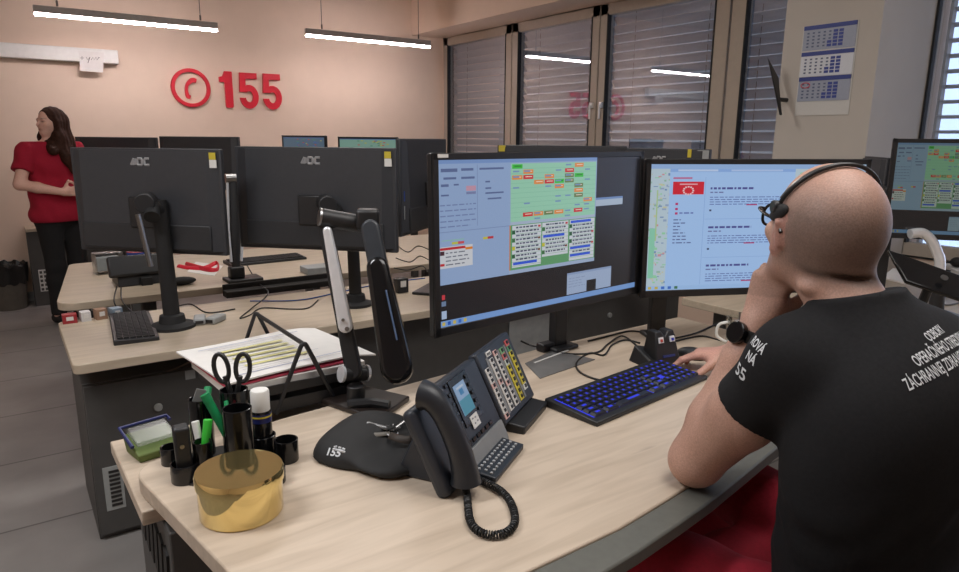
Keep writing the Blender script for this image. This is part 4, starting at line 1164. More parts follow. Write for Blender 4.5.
kp = hit(bv, 392, 436)+V((0, 0, .004))
t = thing('key_bunch', 'bunch of metal keys with a leather tag lying on the black cap', 'keys', kp)
def krot(a, b): return Matrix.Rotation(a, 3, 'Z') @ Matrix.Rotation(b, 3, 'X')
rp_ = [kp+V((.012*math.cos(a_), .012*math.sin(a_), .004+.003*math.sin(a_))) for a_ in [i*math.pi/12 for i in range(25)]]
obj('key_ring', MB().tube(rp_, .0013, n=6), 'chrome', t)
for i, (az, l_) in enumerate(((35, .05), (60, .045), (15, .042), (85, .04), (130, .045))):
    d_ = V((math.cos(R(az)), math.sin(R(az)), .12*(i % 3))).normalized(); st_ = kp+d_*.012+V((0, 0, .004+.002*i))
    q = MB().cyl(st_+V((0, 0, -.001)), st_+V((0, 0, .001)), .010, n=14).tube([st_, st_+d_*l_], .0035, n=6, flat=.4)
    obj('key', q, 'steel', t)
obj('leather_tag', MB().tube(smooth_path([kp+V((-.01, -.01, .004)), kp+V((-.005, -.035, .006)), kp+V((.015, -.05, .003)), kp+V((.035, -.03, .006))], 5), .008, n=8, flat=.3), pm('dark_leather', (50, 42, 36), .6), t)
obj('cord_loop', MB().tube(smooth_path([kp+V((-.005, .0, .004)), kp+V((-.035, .005, .006)), kp+V((-.05, .03, .004))], 6), .0045, n=6, flat=.4), pm('grey_strap', (110, 106, 100), .7), t)

# gold tin
gc = V((.285, 1.135, ZM)); gr_ = .073; gh = .082
t = thing('gold_tin', 'round shiny gold gift tin at the front left of the desk', 'tin', gc)
obj('tin_body', MB().lathe([(0, 0), (gr_-.004, 0), (gr_-.002, .003), (gr_-.001, gh-.012), (0, gh-.012)], gc, 64), 'gold', t)
obj('tin_lid', MB().lathe([(0, gh-.0115), (gr_+.0015, gh-.022), (gr_+.002, gh-.004), (gr_, gh), (0, gh+.0005)], gc, 64), 'gold', t, bevel=.0)

# ------------------------------------------------------------------ pen organizer
oc = V((.31, 1.30, ZM))
t = thing('pen_organizer', 'black desk organizer of round cups standing behind the gold tin', 'pen holder', oc)
cups = []
def cup(px_, py_, r, hgt, nm='cup'):
    c = P(px_, py_, z=ZM) if not isinstance(px_, float) or px_ > 10 else V((px_, py_, ZM))
    obj(nm, MB().lathe([(0, .001), (r-.001, .0), (r, .002), (r, hgt), (r-.002, hgt+.0008), (r-.0035, hgt), (r-.0035, .004), (0, .004)], c, 32), 'blackgloss', t)
    cups.append((c, r, hgt)); return c
cA = cup(186, 480, .026, .036)      # holds stapler
cB = cup(172, 463, .020, .036)
cC = cup(.262, 1.305, .018, .072)    # white and green pens
cD = cup(.322, 1.268, .0275, .140)   # tall front tube
cE = cup(.345, 1.372, .028, .140)   # scissors tube
cF = cup(.283, 1.398, .023, .125)    # green pens behind
cG = cup(.385, 1.330, .027, .045)   # spray bottle stands in it
cH = cup(287, 460, .024, .046)
cI = cup(.366, 1.205, .022, .03)
obj('base', MB().prism(rounded([(.23, 1.27), (.36, 1.19), (.43, 1.30), (.36, 1.41), (.26, 1.42), (.20, 1.35)], .03), ZM, ZM+.004), 'black', t)
# stapler upright
t = thing('stapler', 'black stapler standing upright in the left organizer cup', 'stapler', cA+V((0, 0, .004)))
sp = cA+V((0, 0, .006))
obj('stapler_arm', MB().add([sp+V(q) for q in ((-.014, -.010, 0), (.014, -.010, 0), (.014, .006, 0), (-.014, .006, 0), (-.017, -.014, .105), (.013, -.014, .105), (.013, .008, .11), (-.017, .008, .11))], [(3, 2, 1, 0), (4, 5, 6, 7), (0, 1, 5, 4), (1, 2, 6, 5), (2, 3, 7, 6), (3, 0, 4, 7)]), 'black', t, bevel=.005)
obj('stapler_base', MB().box(sp+V((.0, .012, .05)), (.022, .006, .09)), 'blackmatt', t, bevel=.002)
obj('stapler_rivet', MB().cyl(sp+V((-.004, -.012, .07)), sp+V((-.004, -.0165, .07)), .004), 'steel', t)
# scissors
t = thing('scissors', 'black handled scissors standing in the tall organizer tube', 'scissors', cE+V((0, 0, .005)))
def loop(cx_, cz_, rx, rz_, tilt_):
    pts = []
    for i in range(25):
        a_ = 2*math.pi*i/24; x, z = rx*math.cos(a_), rz_*math.sin(a_); x, z = x*math.cos(tilt_)-z*math.sin(tilt_), x*math.sin(tilt_)+z*math.cos(tilt_)
        pts.append(cE+V((.84*(cx_+x), -.5*(cx_+x), cz_+z)))
    return MB().tube(pts, .0048, n=8)
for sg in (-1, 1):
    h_ = obj('handle', loop(sg*.022, .186, .0145, .030, sg*-.12), 'black', t)
    obj('blade', MB().tube([cE+V((sg*.008, -sg*.004, .158)), cE+V((-sg*.004, 0, .006))], .005, n=6, flat=.35), 'steel', t)
    obj('handle_shank', MB().tube([cE+V((sg*.013, -sg*.008, .168)), cE+V((sg*.005, -sg*.003, .13))], .0055, n=8), 'black', t)
def pen(label, base, top, r, mat, cap=None, name='pen', cat='pen', tip=None, grp='pens in the organizer'):
    t = thing(name, label, cat, base, 0, grp)
    b, e = V(base), V(top); d = (e-b)
    obj('barrel', MB().cyl(b+d*.12, e, r, n=14), mat, t, bevel=r*.25)
    obj('tip', MB().cyl(b, b+d*.12, r*.25, r, n=14), tip or 'blackmatt', t)
    if cap: obj('end_cap', MB().cyl(b+d*.9, e+d*.01, r*1.08, n=14), cap, t)
    return t
pen('upright green highlighter left in the rear organizer cup', cF+V((-.008, -.004, .006)), P(208, 388, D=1.47), .0075, 'green', 'green')
pen('green marker leaning forward between the organizer tubes', P(239, 456, D=1.40), P(205, 395, D=1.37), .009, 'green', 'green', tip='cork')
pen('white pen leaning left in the short organizer tube', cC+V((.004, .004, .006)), P(195, 421, D=1.335), .0075, 'white')
pen('bright green pen beside the white one in the short tube', cC+V((-.004, -.004, .006)), P(208, 419, D=1.335), .0085, 'lime')
pen('thin green pen at the left of the tall front tube', cD+V((-.012, .006, .006)), P(226, 401, D=1.375), .0045, 'green')
pen('red topped pen in the tall front organizer tube', cD+V((.0, -.004, .006)), P(234.5, 406, D=1.37), .0042, 'black', 'red')
t = thing('paper_scrap', 'grey folded paper scrap sticking out of the rear organizer cup', 'paper scrap', cF+V((0, 0, .1)))
obj('paper', MB().box(cF+V((.002, .012, .125)), (.02, .002, .03), rot=Matrix.Rotation(.4, 3, 'Y')), 'ltgrey', t)
# spray bottle
t = thing('spray_bottle', 'small black bottle with white cap and blue yellow label in the organizer', 'bottle', cG+V((0, 0, .005)))
b = cG+V((0, 0, .005))
obj('bottle_body', MB().lathe([(0, 0), (.019, 0), (.021, .003), (.021, .09), (.018, .098), (0, .098)], b, 28), 'blackgloss', t)
obj('bottle_label', MB().lathe([(.0214, .072), (.0214, .09)], b, 28), 'navy', t)
obj('label_stripe', MB().lathe([(.0217, .083), (.0217, .0865)], b, 28), 'yellow', t)
obj('cap', MB().lathe([(.0185, .094), (.0190, .096), (.0190, .136), (.017, .139), (0, .139)], b, 28), 'white', t)

# green memo box on the side shelf
gb = P(155, 452, z=.762)
t = thing('memo_box', 'olive green note box with blue rim on the side shelf', 'note box', (gb.x, gb.y, .762), R(12))
obj('box_body', MB().add([(-.05, -.04, 0), (.05, -.04, 0), (.05, .05, 0), (-.05, .05, 0), (-.055, -.045, .022), (.055, -.045, .022), (.055, .055, .05), (-.055, .055, .05)], [(3, 2, 1, 0), (4, 5, 6, 7), (0, 1, 5, 4), (1, 2, 6, 5), (2, 3, 7, 6), (3, 0, 4, 7)]), 'olive', t, bevel=.004, world=False)
obj('clear_lid', MB().box((0, .01, .052), (.095, .075, .012), rot=Matrix.Rotation(R(14), 3, 'X')), 'clearbox', t, bevel=.003, world=False)
obj('rim', MB().tube([(-.058, -.02, .04), (-.058, .06, .066), (.058, .06, .066), (.058, .04, .06)], .005, n=8), 'navy', t, world=False)
obj('slot', MB().box((.02, -.0455, .016), (.05, .003, .006)), 'cabdark', t, world=False)

t.scale = (.88, .85, .85)

# letter tray with papers
t = thing('wire_letter_tray', 'black wire tray with arched handles holding a stack of papers', 'letter tray', (.56, 1.64, .762))
tx0, tx1, ty0, ty1 = .385, .70, 1.525, 1.88
def arch(xa, xb, y, z0, za): return smooth_path([(xa, y, z0), (xa+(xb-xa)*.38, y, za-.03), ((xa+xb)/2, y, za), (xb-(xb-xa)*.38, y, za-.03), (xb, y, z0)], 8)
obj('front_arch', MB().tube(arch(.478, .628, 1.525, .80, .962), .0058, n=8), 'black', t)
obj('rear_arch', MB().tube(arch(.49, .62, 1.90, .80, .955), .0055, n=8), 'black', t)
obj('carry_bar', MB().tube([((.478+.628)/2, 1.525, .962), (.555, 1.90, .955)], .0055, n=8), 'black', t)
sh = MB().box(((tx0+tx1)/2, (ty0+ty1)/2, .806), (tx1-tx0, ty1-ty0, .006)).box(((tx0+tx1)/2, ty0, .82), (tx1-tx0, .004, .03)).box((tx0, (ty0+ty1)/2, .82), (.004, ty1-ty0, .03)).box((tx1, (ty0+ty1)/2, .82), (.004, ty1-ty0, .03))
obj('lower_shelf', sh, 'black', t)
obj('upper_shelf', MB().box(((tx0+tx1)/2, (ty0+ty1)/2, .852), (tx1-tx0, ty1-ty0, .005)).box(((tx0+tx1)/2, ty0, .862), (tx1-tx0, .004, .022)), 'black', t)
obj('shelf_post', MB().cyl((tx0+.01, ty0+.01, .762), (tx0+.01, ty0+.01, .86), .004).cyl((tx1-.01, ty0+.01, .762+.038), (tx1-.01, ty0+.01, .86), .004).cyl((tx0+.01, ty1-.22, .762), (tx0+.01, ty1-.22, .86), .004).cyl((tx1-.01, ty1-.22, .762), (tx1-.01, ty1-.22, .86), .004), 'black', t)
def sheetmesh(x0, x1, y0, y1, z, rz, droop=0, th=.003):
    mb = MB(); nx, ny = 8, 6; c = V(((x0+x1)/2, (y0+y1)/2, 0)); rot = Matrix.Rotation(rz, 3, 'Z'); vs = []
    for lay in (0, 1):
        for j in range(ny+1):
            for i in range(nx+1):
                u, w_ = i/nx, j/ny; p = V(((u-.5)*(x1-x0), (w_-.5)*(y1-y0), 0)); e_ = max(0, u-.72)/.28
                p.z = -droop*e_*e_-(0 if lay else th)+.002*math.sin(5*u+3*w_); q = rot @ p; vs.append(c+q+V((0, 0, z)))
    n1 = (nx+1)*(ny+1)
    fs = []
    for j in range(ny):
        for i in range(nx):
            a_ = j*(nx+1)+i; fs += [(a_, a_+nx+1, a_+nx+2, a_+1), (n1+a_, n1+a_+1, n1+a_+nx+2, n1+a_+nx+1)]
    bnd = [i for i in range(nx+1)]+[(j*(nx+1)+nx) for j in range(1, ny+1)]+[(ny*(nx+1)+i) for i in range(nx-1, -1, -1)]+[j*(nx+1) for j in range(ny-1, 0, -1)]
    for a_, b_ in zip(bnd, bnd[1:]+bnd[:1]): fs.append((a_, b_, n1+b_, n1+a_))
    return mb.add(vs, fs)
def papers(label, x0, x1, y0, y1, z, rz, mat, th, marks=None, droop=0):
    t = thing('paper_stack', label, 'papers', ((x0+x1)/2, (y0+y1)/2, z-th), 0, 'papers in the wire tray')
    obj('sheets', sheetmesh(x0, x1, y0, y1, z, rz, droop, th), mat, t)
    if marks:
        mk = MB(); c = V(((x0+x1)/2, (y0+y1)/2, z+.0032)); rot = Matrix.Rotation(rz, 3, 'Z')
        for (a_, b_, c_, d_, col) in marks:
            q = [c+rot @ V((u*(x1-x0), w_*(y1-y0), 0)) for u, w_ in ((a_, b_), (c_, b_), (c_, d_), (a_, d_))]; mk.quad(*q, col)
        obj('printing', mk, 'vcol', t, smooth=0)
papers('thick white paper stack at the bottom of the wire tray', .365, .715, 1.54, 1.83, .882, R(4), 'paper', .026)
papers('pink edged folder between the papers of the wire tray', .352, .70, 1.545, 1.86, .8885, R(6), pm('pink_folder', (186, 60, 84), .7), .004)
mk = [(-.30, -.25+.11*i, .12, -.21+.11*i, (212, 206, 140)) for i in range(5)]+[(-.34, -.36+.05*i, -.05+.3*((i*37) % 7)/7, -.355+.05*i, (150, 150, 160)) for i in range(15)]+[(-.4, .36, .3, .37, (120, 130, 170)), (-.4, -.40, .38, -.39, (120, 130, 170))]
papers('top sheets with yellow highlighted rows on the wire tray', .345, .75, 1.55, 1.87, .8985, R(8), 'paper', .004, mk, droop=.014)

# glass mug
gm = P(737, 348, z=ZM)
t = thing('glass_mug', 'clear glass mug with white handle behind the man wrist', 'mug', gm)
obj('glass_body', MB().lathe([(0, .002), (.034, .0), (.036, .004), (.040, .10), (.038, .101), (.034, .008), (0, .008)], gm, 32), 'glass', t)
obj('handle', MB().tube(smooth_path([gm+V((-.030, .022, .085)), gm+V((-.052, .038, .075)), gm+V((-.054, .04, .04)), gm+V((-.030, .022, .02))], 6), .005, n=8), 'white', t)
obj('metal_spoon', MB().tube([gm+V((.005, 0, .01)), gm+V((.012, .01, .115))], .003, n=6), 'steel', t)

# ------------------------------------------------------------------ loose cables
def cable(label, pts, r=.003, mat='cable', grp='loose black desk cables'):
    pp = smooth_path(pts, 8); o = obj('cable', MB().tube(pp, r, n=6), mat); tag(o, label, 'cable', grp); setorigin(o, pp[0]); return o
zt = ZM+.003
cable('black cable looping from the keyboard back to the grey flap', [P(632, 382, z=zt), P(600, 380, z=zt), P(580, 372, z=zt), P(577, 362, z=zt), P(590, 353, z=zt), P(604, 355, z=zt), P(612, 345, z=zt), P(625, 340, z=zt), P(640, 343, z=zt)])
cable('black cable crossing from the adapter to the dock', [P(553, 352, z=zt), P(575, 354, z=zt), P(598, 352, z=zt), P(608, 344, z=zt), P(622, 336, z=zt+.003), P(636, 345, z=zt), P(641, 352, z=zt)])
cable('black cable arching along the desk back to the dock', [P(588, 341, z=zt), P(612, 335, z=zt), P(630, 331, z=zt), P(648, 333, z=zt)])
cable('black cable running from the dock to the glass mug', [P(676, 338, z=zt), P(696, 333, z=zt), P(712, 326, z=zt), P(722, 322, z=zt), P(730, 321, z=zt)])
cable('lower black cable curving beside the glass mug', [P(676, 341, z=zt), P(700, 336, z=zt), P(716, 339, z=zt), P(730, 343, z=zt)])
zb = ZB+.003; zc = ZCD+.003
cable('black cable zigzagging over the shared desk behind the tray', [P(243, 258, z=zc), P(256, 280, z=zc), P(268, 293, z=zc), P(252, 308, z=zb+.004), P(240, 318, z=zb), P(250, 315, z=zb), P(262, 308, z=zb), P(290, 309, z=zb), P(308, 308, z=zb), P(318, 300, z=zb)])
cable('thin black cable hanging from the desk telephone set', [P(117, 286, z=zc+.02), P(114, 300, z=zc+.02), P(118, 309, z=zb+.02), P(124, 313, z=zb+.012)])
cable('second thin cable hanging beside the telephone set', [P(121, 287, z=zc+.02), P(122, 300, z=zc+.01), P(130, 310, z=zb+.02), P(137, 314, z=zb+.012)])
cable('black cable behind the round pole base', [P(172, 308, z=zb), P(190, 304, z=zb), P(205, 312, z=zb), P(218, 312, z=zb), P(235, 309, z=zb)])
for i, (lab, pp) in enumerate((('black cable tangle loop left of the front monitor, upper one', [(398, 246), (408, 252), (418, 246), (430, 250)]), ('black cable tangle loop left of the front monitor, middle one', [(396, 258), (410, 262), (420, 256), (432, 262)]), ('black cable tangle loop left of the front monitor, lowest one', [(394, 268), (408, 270), (422, 266), (428, 272)]))):
    cable(lab, [P(x, y, z=zc) for x, y in pp], grp='tangled cables beside the front monitor')
cable('blue network cable lying along the shared desk', [P(250, 301, z=zb+.002), P(300, 300, z=zb), P(340, 292, z=zb), P(380, 284, z=zb), P(425, 278, z=zb)], .003, 'bluecable', None)
cable('wavy brown cable resting on the low cabinet', [P(105, 391, Y=2.62), P(120, 388, Y=2.62), P(135, 381, Y=2.62), P(150, 378, Y=2.62), P(170, 371, Y=2.62), P(192, 361, Y=2.62)], .004, pm('brown_cable', (92, 78, 66), .6), None)

# ------------------------------------------------------------------ things on the shared and facing desks
for lab, (x, y), rz in (('left small pale grey plug box on the shared desk', (200, 323), .1), ('right small grey plug box on the shared desk', (216, 322), -.5)):
    p = P(x, y, z=ZB); t = thing('plug_box', lab, 'plug box', p, R(-20)+rz, 'small plug boxes by the pole')
    obj('case', MB().box((0, 0, .014), (.045, .085, .028)), 'ltgrey' if rz > 0 else 'vent', t, bevel=.007, world=False)
    obj('socket', MB().box((0, -.043, .014), (.03, .004, .012)), 'cabdark', t, world=False)
p = P(145, 290, z=ZCD)
t = thing('telephone_set', 'black desk telephone seen from behind on the facing desk', 'telephone', V((.50, 3.56, ZCD)), R(2))
obj('rear_case', MB().box((0, 0, .095), (.27, .035, .10), rot=Matrix.Rotation(R(-20), 3, 'X')), 'black', t, bevel=.01, world=False)
obj('base', MB().add([(-.1, -.02, 0), (.1, -.02, 0), (.1, .16, 0), (-.1, .16, 0), (-.1, .0, .07), (.1, .0, .07), (.1, .15, .02), (-.1, .15, .02)], [(3, 2, 1, 0), (4, 5, 6, 7), (0, 1, 5, 4), (1, 2, 6, 5), (2, 3, 7, 6), (3, 0, 4, 7)]), 'black', t, bevel=.005, world=False)
obj('handset', MB().tube(smooth_path([(.13, .0, .03), (.14, .03, .07), (.14, .1, .065), (.13, .16, .03)], 5), .022, n=12), 'blackmatt', t, world=False)
obj('plug', MB().box((.02, -.03, .02), (.05, .03, .04)), 'blackmatt', t, bevel=.004, world=False)
p = P(107, 270, z=ZCD)
t = thing('clear_box', 'clear plastic box beside the blue cup on the facing desk', 'box', V((.41, 3.95, ZCD)), R(10))
obj('box_shell', MB().box((0, 0, .055), (.13, .08, .11)), 'clearbox', t, bevel=.004, world=False)
obj('inner_card', MB().box((0, .01, .05), (.11, .05, .07)), 'ltgrey', t, bevel=.002, world=False)
p = V((.545, 3.93, ZCD))
t = thing('blue_cup', 'blue cup on the facing desk beside the clear box', 'cup', p)
obj('cup_body', MB().lathe([(0, 0), (.042, 0), (.047, .105), (.044, .105), (.039, .005), (0, .005)], p, 28), 'blue', t)
obj('cup_rim', MB().lathe([(.046, .103), (.048, .105), (.046, .108), (.043, .105), (.046, .103)], p, 28), pm('rim_red', (150, 60, 70), .4), t)
o = obj('paper_sheet', MB().prism([(p.x, p.y) for p in (P(187, 272, z=ZCD), P(214, 276, z=ZCD), P(223, 266, z=ZCD), P(196, 262, z=ZCD))], ZCD, ZCD+.002), 'paper'); tag(o, 'white paper sheet beneath the red lanyard on the facing desk', 'paper'); setorigin(o, P(205, 269, z=ZCD))
lp_ = [P(178, 266, z=ZCD+.006), P(190, 268, z=ZCD+.008), P(205, 268, z=ZCD+.01), P(217, 263, z=ZCD+.008), P(217, 270, z=ZCD+.008), P(205, 269, z=ZCD+.014), P(186, 264, z=ZCD+.008)]
o = obj('lanyard', MB().tube(smooth_path(lp_, 6), .013, n=8, flat=.35), 'red'); tag(o, 'folded red lanyard on the facing desk', 'lanyard'); setorigin(o, lp_[2])
o = obj('spectacle_case', MB().ball(P(181, 281, z=ZCD+.02), (.07, .03, .02)), 'blackmatt'); tag(o, 'small dark oval case in front of the red lanyard', 'case'); setorigin(o, P(181, 281, z=ZCD))
p = P(320, 272, z=ZCD)
o = obj('network_switch', MB().box((p.x, p.y, ZCD+.018), (.18, .11, .036)), 'ltgrey', bevel=.004); tag(o, 'flat pale grey network box behind the chrome link', 'network box'); setorigin(o, (p.x, p.y, ZCD))
t = thing('cable_tray', 'long black cable rail along the front of the facing desk', 'cable tray', (1.35, 3.22, .70))
obj('rail', MB().box((1.08, 3.22, .725), (.56, .07, .03)).box((1.08, 3.25, .745), (.56, .01, .04)), 'cabdark', t, bevel=.003)
p = P(401, 292, z=ZB)
t = thing('power_adapter', 'small black adapter with white label right of the hanging link', 'adapter', p)
obj('case', MB().box(p+V((0, 0, .035)), (.06, .05, .07)), 'black', t, bevel=.004)
obj('label', MB().box(p+V((0, -.026, .045)), (.03, .002, .03)), 'white', t)
# packs stored below the facing desk
for i, (x, y, col, lab, sz) in enumerate(((66, 315, (150, 40, 46), 'small red and white pack under the facing desk edge', (.05, .06, .05)), (74, 316, (205, 202, 200), 'small white pack under the facing desk edge', (.035, .06, .055)), (83, 318, (150, 118, 96), 'brown wooden pack under the facing desk edge', (.04, .06, .06)), (94, 318, (130, 146, 160), 'grey blue pack under the facing desk edge', (.04, .06, .055)))):
    p = V((.165+.055*i, 3.105, ZB))
    t = thing('small_pack', lab, 'pack', p, .1*i, 'small packs on the shared desk end')
    obj('carton', MB().box((0, 0, sz[2]*.35), (sz[0], sz[1]*.7, sz[2]*.7), col=col).box((0, -sz[1]*.36, sz[2]*.4), (sz[0]*.5, .002, sz[2]*.3), col=(214, 210, 206)), 'vcol', t, world=False)

# ------------------------------------------------------------------ things on the right side desk
t = thing('tablet_display', 'dark tilted tablet display seen from behind, right of the man shoulder', 'display', (2.75, 1.0, .75))
ta_ = [P(888, 249, D=2.45), P(972, 279, D=2.35), P(972, 303, D=2.28), P(906, 281, D=2.36)]
nn = (ta_[1]-ta_[0]).cross(ta_[3]-ta_[0]).normalized(); nn = nn if nn.dot(CAM-ta_[0]) < 0 else -nn
obj('display_shell', MB().add(ta_+[v+nn*.016 for v in ta_], [(0, 1, 2, 3), (7, 6, 5, 4), (0, 4, 5, 1), (1, 5, 6, 2), (2, 6, 7, 3), (3, 7, 4, 0)]), 'blackgloss', t, bevel=.005)
m0 = (ta_[2]+ta_[3])/2; m1 = (ta_[0]+ta_[1]+ta_[2]+ta_[3])/4
obj('support_leg', MB().tube([m1+nn*.02, V((m1.x+.03, m1.y+.06, .765))], .016, n=10), 'black', t)
obj('support_foot', MB().box((m1.x+.03, m1.y+.06, .757), (.2, .16, .014)), 'black', t, bevel=.004)
e_ = P(944, 278, D=2.33); obj('round_emblem', MB().cyl(e_-nn*.001, e_-nn*.004, .012, n=20), 'steel', t)
ar0 = P(942, 268, D=2.75)
t = thing('monitor_support', 'curved chrome monitor arm under the right side monitor', 'monitor arm', V((ar0.x, ar0.y, .75)))
obj('curved_tube', MB().tube(smooth_path([P(910, 234, D=2.75), P(922, 233, D=2.75), P(931, 240, D=2.75), P(937, 252, D=2.75), P(940, 266, D=2.75), V((ar0.x, ar0.y, .77))], 6), .020, n=14), 'chrome', t)
obj('round_base', MB().lathe([(0, 0), (.09, 0), (.09, .012), (.03, .03), (.024, .1)], (ar0.x, ar0.y, .75), 28), 'black', t)
def desk_sheet(label, px4, z, th=.004):
    q = [P(x, y, z=z) for x, y in px4]; o = obj('paper_sheet', MB().prism([(p.x, p.y) for p in q], z-th, z), 'paper'); tag(o, label, 'paper', 'papers on the right side desk'); c = sum(q, V())/4; setorigin(o, (c.x, c.y, z-th))
desk_sheet('white paper stack on the right desk beside the monitor arm', ((938, 263), (990, 285), (1000, 268), (955, 255)), .77, .019)
desk_sheet('loose white paper close behind the man neck on the right desk', ((882, 277), (905, 283), (915, 272), (893, 268)), .76, .009)
hb = P(957, 264, z=.79)
t = thing('office_headset', 'black headset lying on the white papers of the right desk', 'headset', V((hb.x, hb.y, .772)))
obj('ear_pad', MB().ball(V((hb.x, hb.y, .80)), (.035, .035, .028)), 'blackmatt', t)
obj('head_band', MB().tube(smooth_path([V((hb.x-.03, hb.y, .80)), V((hb.x-.12, hb.y+.05, .80)), V((hb.x-.2, hb.y+.02, .79)), V((hb.x-.24, hb.y-.06, .785))], 6), .004, n=6), 'cable', t)
cable('blue cable curled on the right desk below the tablet', [P(925, 297, z=.756), P(935, 299, z=.756), P(946, 296, z=.757), P(957, 291, z=.757), P(972, 290, z=.757)], .006, 'bluecable', None)
cable('grey cable below the blue one on the right desk', [P(935, 303, z=.754), P(948, 305, z=.754), P(962, 302, z=.754)], .004, pm('grey_cable', (110, 108, 104), .6), None)

# ------------------------------------------------------------------ office chair
t = thing('office_chair', 'dark office chair the man in black shirt sits on', 'chair', (1.2, .42, 0))
obj('seat', MB().prism(rounded([(.95, .17), (1.45, .17), (1.45, .68), (.95, .68)], .08), .40, .475), 'blackmatt', t, bevel=.02, seg=3)
obj('backrest', MB().prism(rounded([(-.21, 0), (.21, 0), (.19, .26), (-.19, .26)], .06), -.03, .03, mat=Matrix(((1, 0, 0, 1.2), (0, 0, -1, .20), (0, 1, 0, .52), (0, 0, 0, 1)))), 'blackmatt', t, bevel=.015)
obj('back_support', MB().tube([(1.2, .3, .40), (1.2, .16, .44), (1.2, .16, .62)], .02, n=8), 'black', t)
for sg in (-1, 1):
    ap = obj('armrest', MB().prism(rounded([(1.2+sg*.26-.035, .30), (1.2+sg*.26+.035, .30), (1.2+sg*.26+.035, .56), (1.2+sg*.26-.035, .56)], .03), .655, .685), pm('dark_blue_pad', (28, 32, 42), .5) if sg < 0 else 'blackmatt', t, bevel=.008)
    obj('armrest_post', MB().tube([(1.2+sg*.26, .43, .66), (1.2+sg*.27, .43, .50), (1.2+sg*.2, .43, .41)], .014, n=8), 'black', ap)
obj('gas_lift', MB().cyl((1.2, .42, .08), (1.2, .42, .40), .028), 'steel', t)
for i in range(5):
    a_ = 2*math.pi*i/5+.3; e_ = V((1.2+.29*math.cos(a_), .42+.29*math.sin(a_), .075))
    l_ = obj('base_leg', MB().tube([(1.2, .42, .10), e_], [.03, .02], n=8), 'black', t)
    obj('castor', MB().cyl(e_+V((-.012, 0, -.042)), e_+V((.012, 0, -.042)), .032, n=16), 'blackmatt', l_)

# ------------------------------------------------------------------ seated man
def basis(az, pitch=0, roll=0):
    f = V((math.sin(az)*math.cos(pitch), math.cos(az)*math.cos(pitch), math.sin(pitch)))
    r = V((math.cos(az), -math.sin(az), 0)); u = r.cross(f)
    r2 = math.cos(roll)*r+math.sin(roll)*u; u2 = -math.sin(roll)*r+math.cos(roll)*u
    return f, r2, u2


def hand_prims(w, d, n, sdir, curls, tcurl=(.3, .3), spread=.06, tdir=None, sc=1.0):
    """w wrist, d wrist->knuckles, n palm normal, sdir to the thumb side; returns round cones"""
    d = d.normalized(); n = (n-d*n.dot(d)).normalized(); s = (sdir-d*sdir.dot(d)-n*sdir.dot(n)).normalized()
    out = []
    for off in (-.026, -.009, .009, .026):
        out.append((w+s*off*.6*sc+d*.008*sc, w+s*off*sc+d*.085*sc, .0145*sc, .0125*sc, .014))
    out.append((w+s*.012*sc+d*.02*sc+n*.006*sc, w+s*.03*sc+d*.045*sc+n*.012*sc, .015*sc, .014*sc, .014))
    L_ = ((.041, .024, .019), (.046, .028, .020), (.042, .026, .019), (.032, .019, .017))
    for i, off in enumerate((.028, .0095, -.0095, -.027)):
        p = w+s*off*sc+d*(.088 if i in (1, 2) else .083)*sc; a = 0
        rr = (.0098, .0098, .0094, .0084)[i]*sc
        sd = (d+s*spread*(1.5-i)).normalized()
        for j in range(3):
            a += curls[i][j]; q = p+(sd*math.cos(a)+n*math.sin(a))*L_[i][j]*sc
            out.append((p, q, rr, rr*.92, .004)); p = q; rr *= .93
    tb = w+s*.026*sc+d*.022*sc+n*.010*sc
    td = (tdir or (s*.75+d*.6+n*.35)).normalized()
    t1 = tb+td*.038*sc; td2 = (td*math.cos(tcurl[0])+(d*.6+n*.5).normalized()*math.sin(tcurl[0])).normalized(); t2 = t1+td2*.034*sc
    td3 = (td2*math.cos(tcurl[1])+(d*.4+n*.6).normalized()*math.sin(tcurl[1])).normalized(); t3 = t2+td3*.026*sc
    out += [(tb, t1, .0145*sc, .0118*sc, .010), (t1, t2, .0116*sc, .0105*sc, .005), (t2, t3, .0105*sc, .009*sc, .004)]
    return out

HF, HR, HU = basis(R(34), R(8), R(-3))
HC = V((1.144, .610, 1.299))
def hl(x, y, z): return HC+HR*x+HF*y+HU*z           # head local: right, front, up
HROT = [[HR[i], HF[i], HU[i]] for i in range(3)]
C7 = V((1.122, .522, 1.185))
SL, SR = V((1.043, .574, 1.095)), V((1.36, .50, 1.07))
EL, WL = P(696, 460, z=.848), P(757, 323, D=1.268)
ER, WR = V((1.51, .86, .96)), V((1.632, 1.10, .862))
LHIP, RHIP, LK, RK = V((1.09, .43, .60)), V((1.32, .43, .61)), V((.955, .98, .61)), V((1.41, .98, .62))
LA, RA_ = V((.95, .92, .09)), V((1.38, .93, .09))
tm = thing('person', 'bald man in black t-shirt and red trousers sitting at the desk, chin on hand', 'person', (1.2, .42, 0))
s = SDF((.80, .18, .0), (1.78, 1.36, 1.47), .0045)
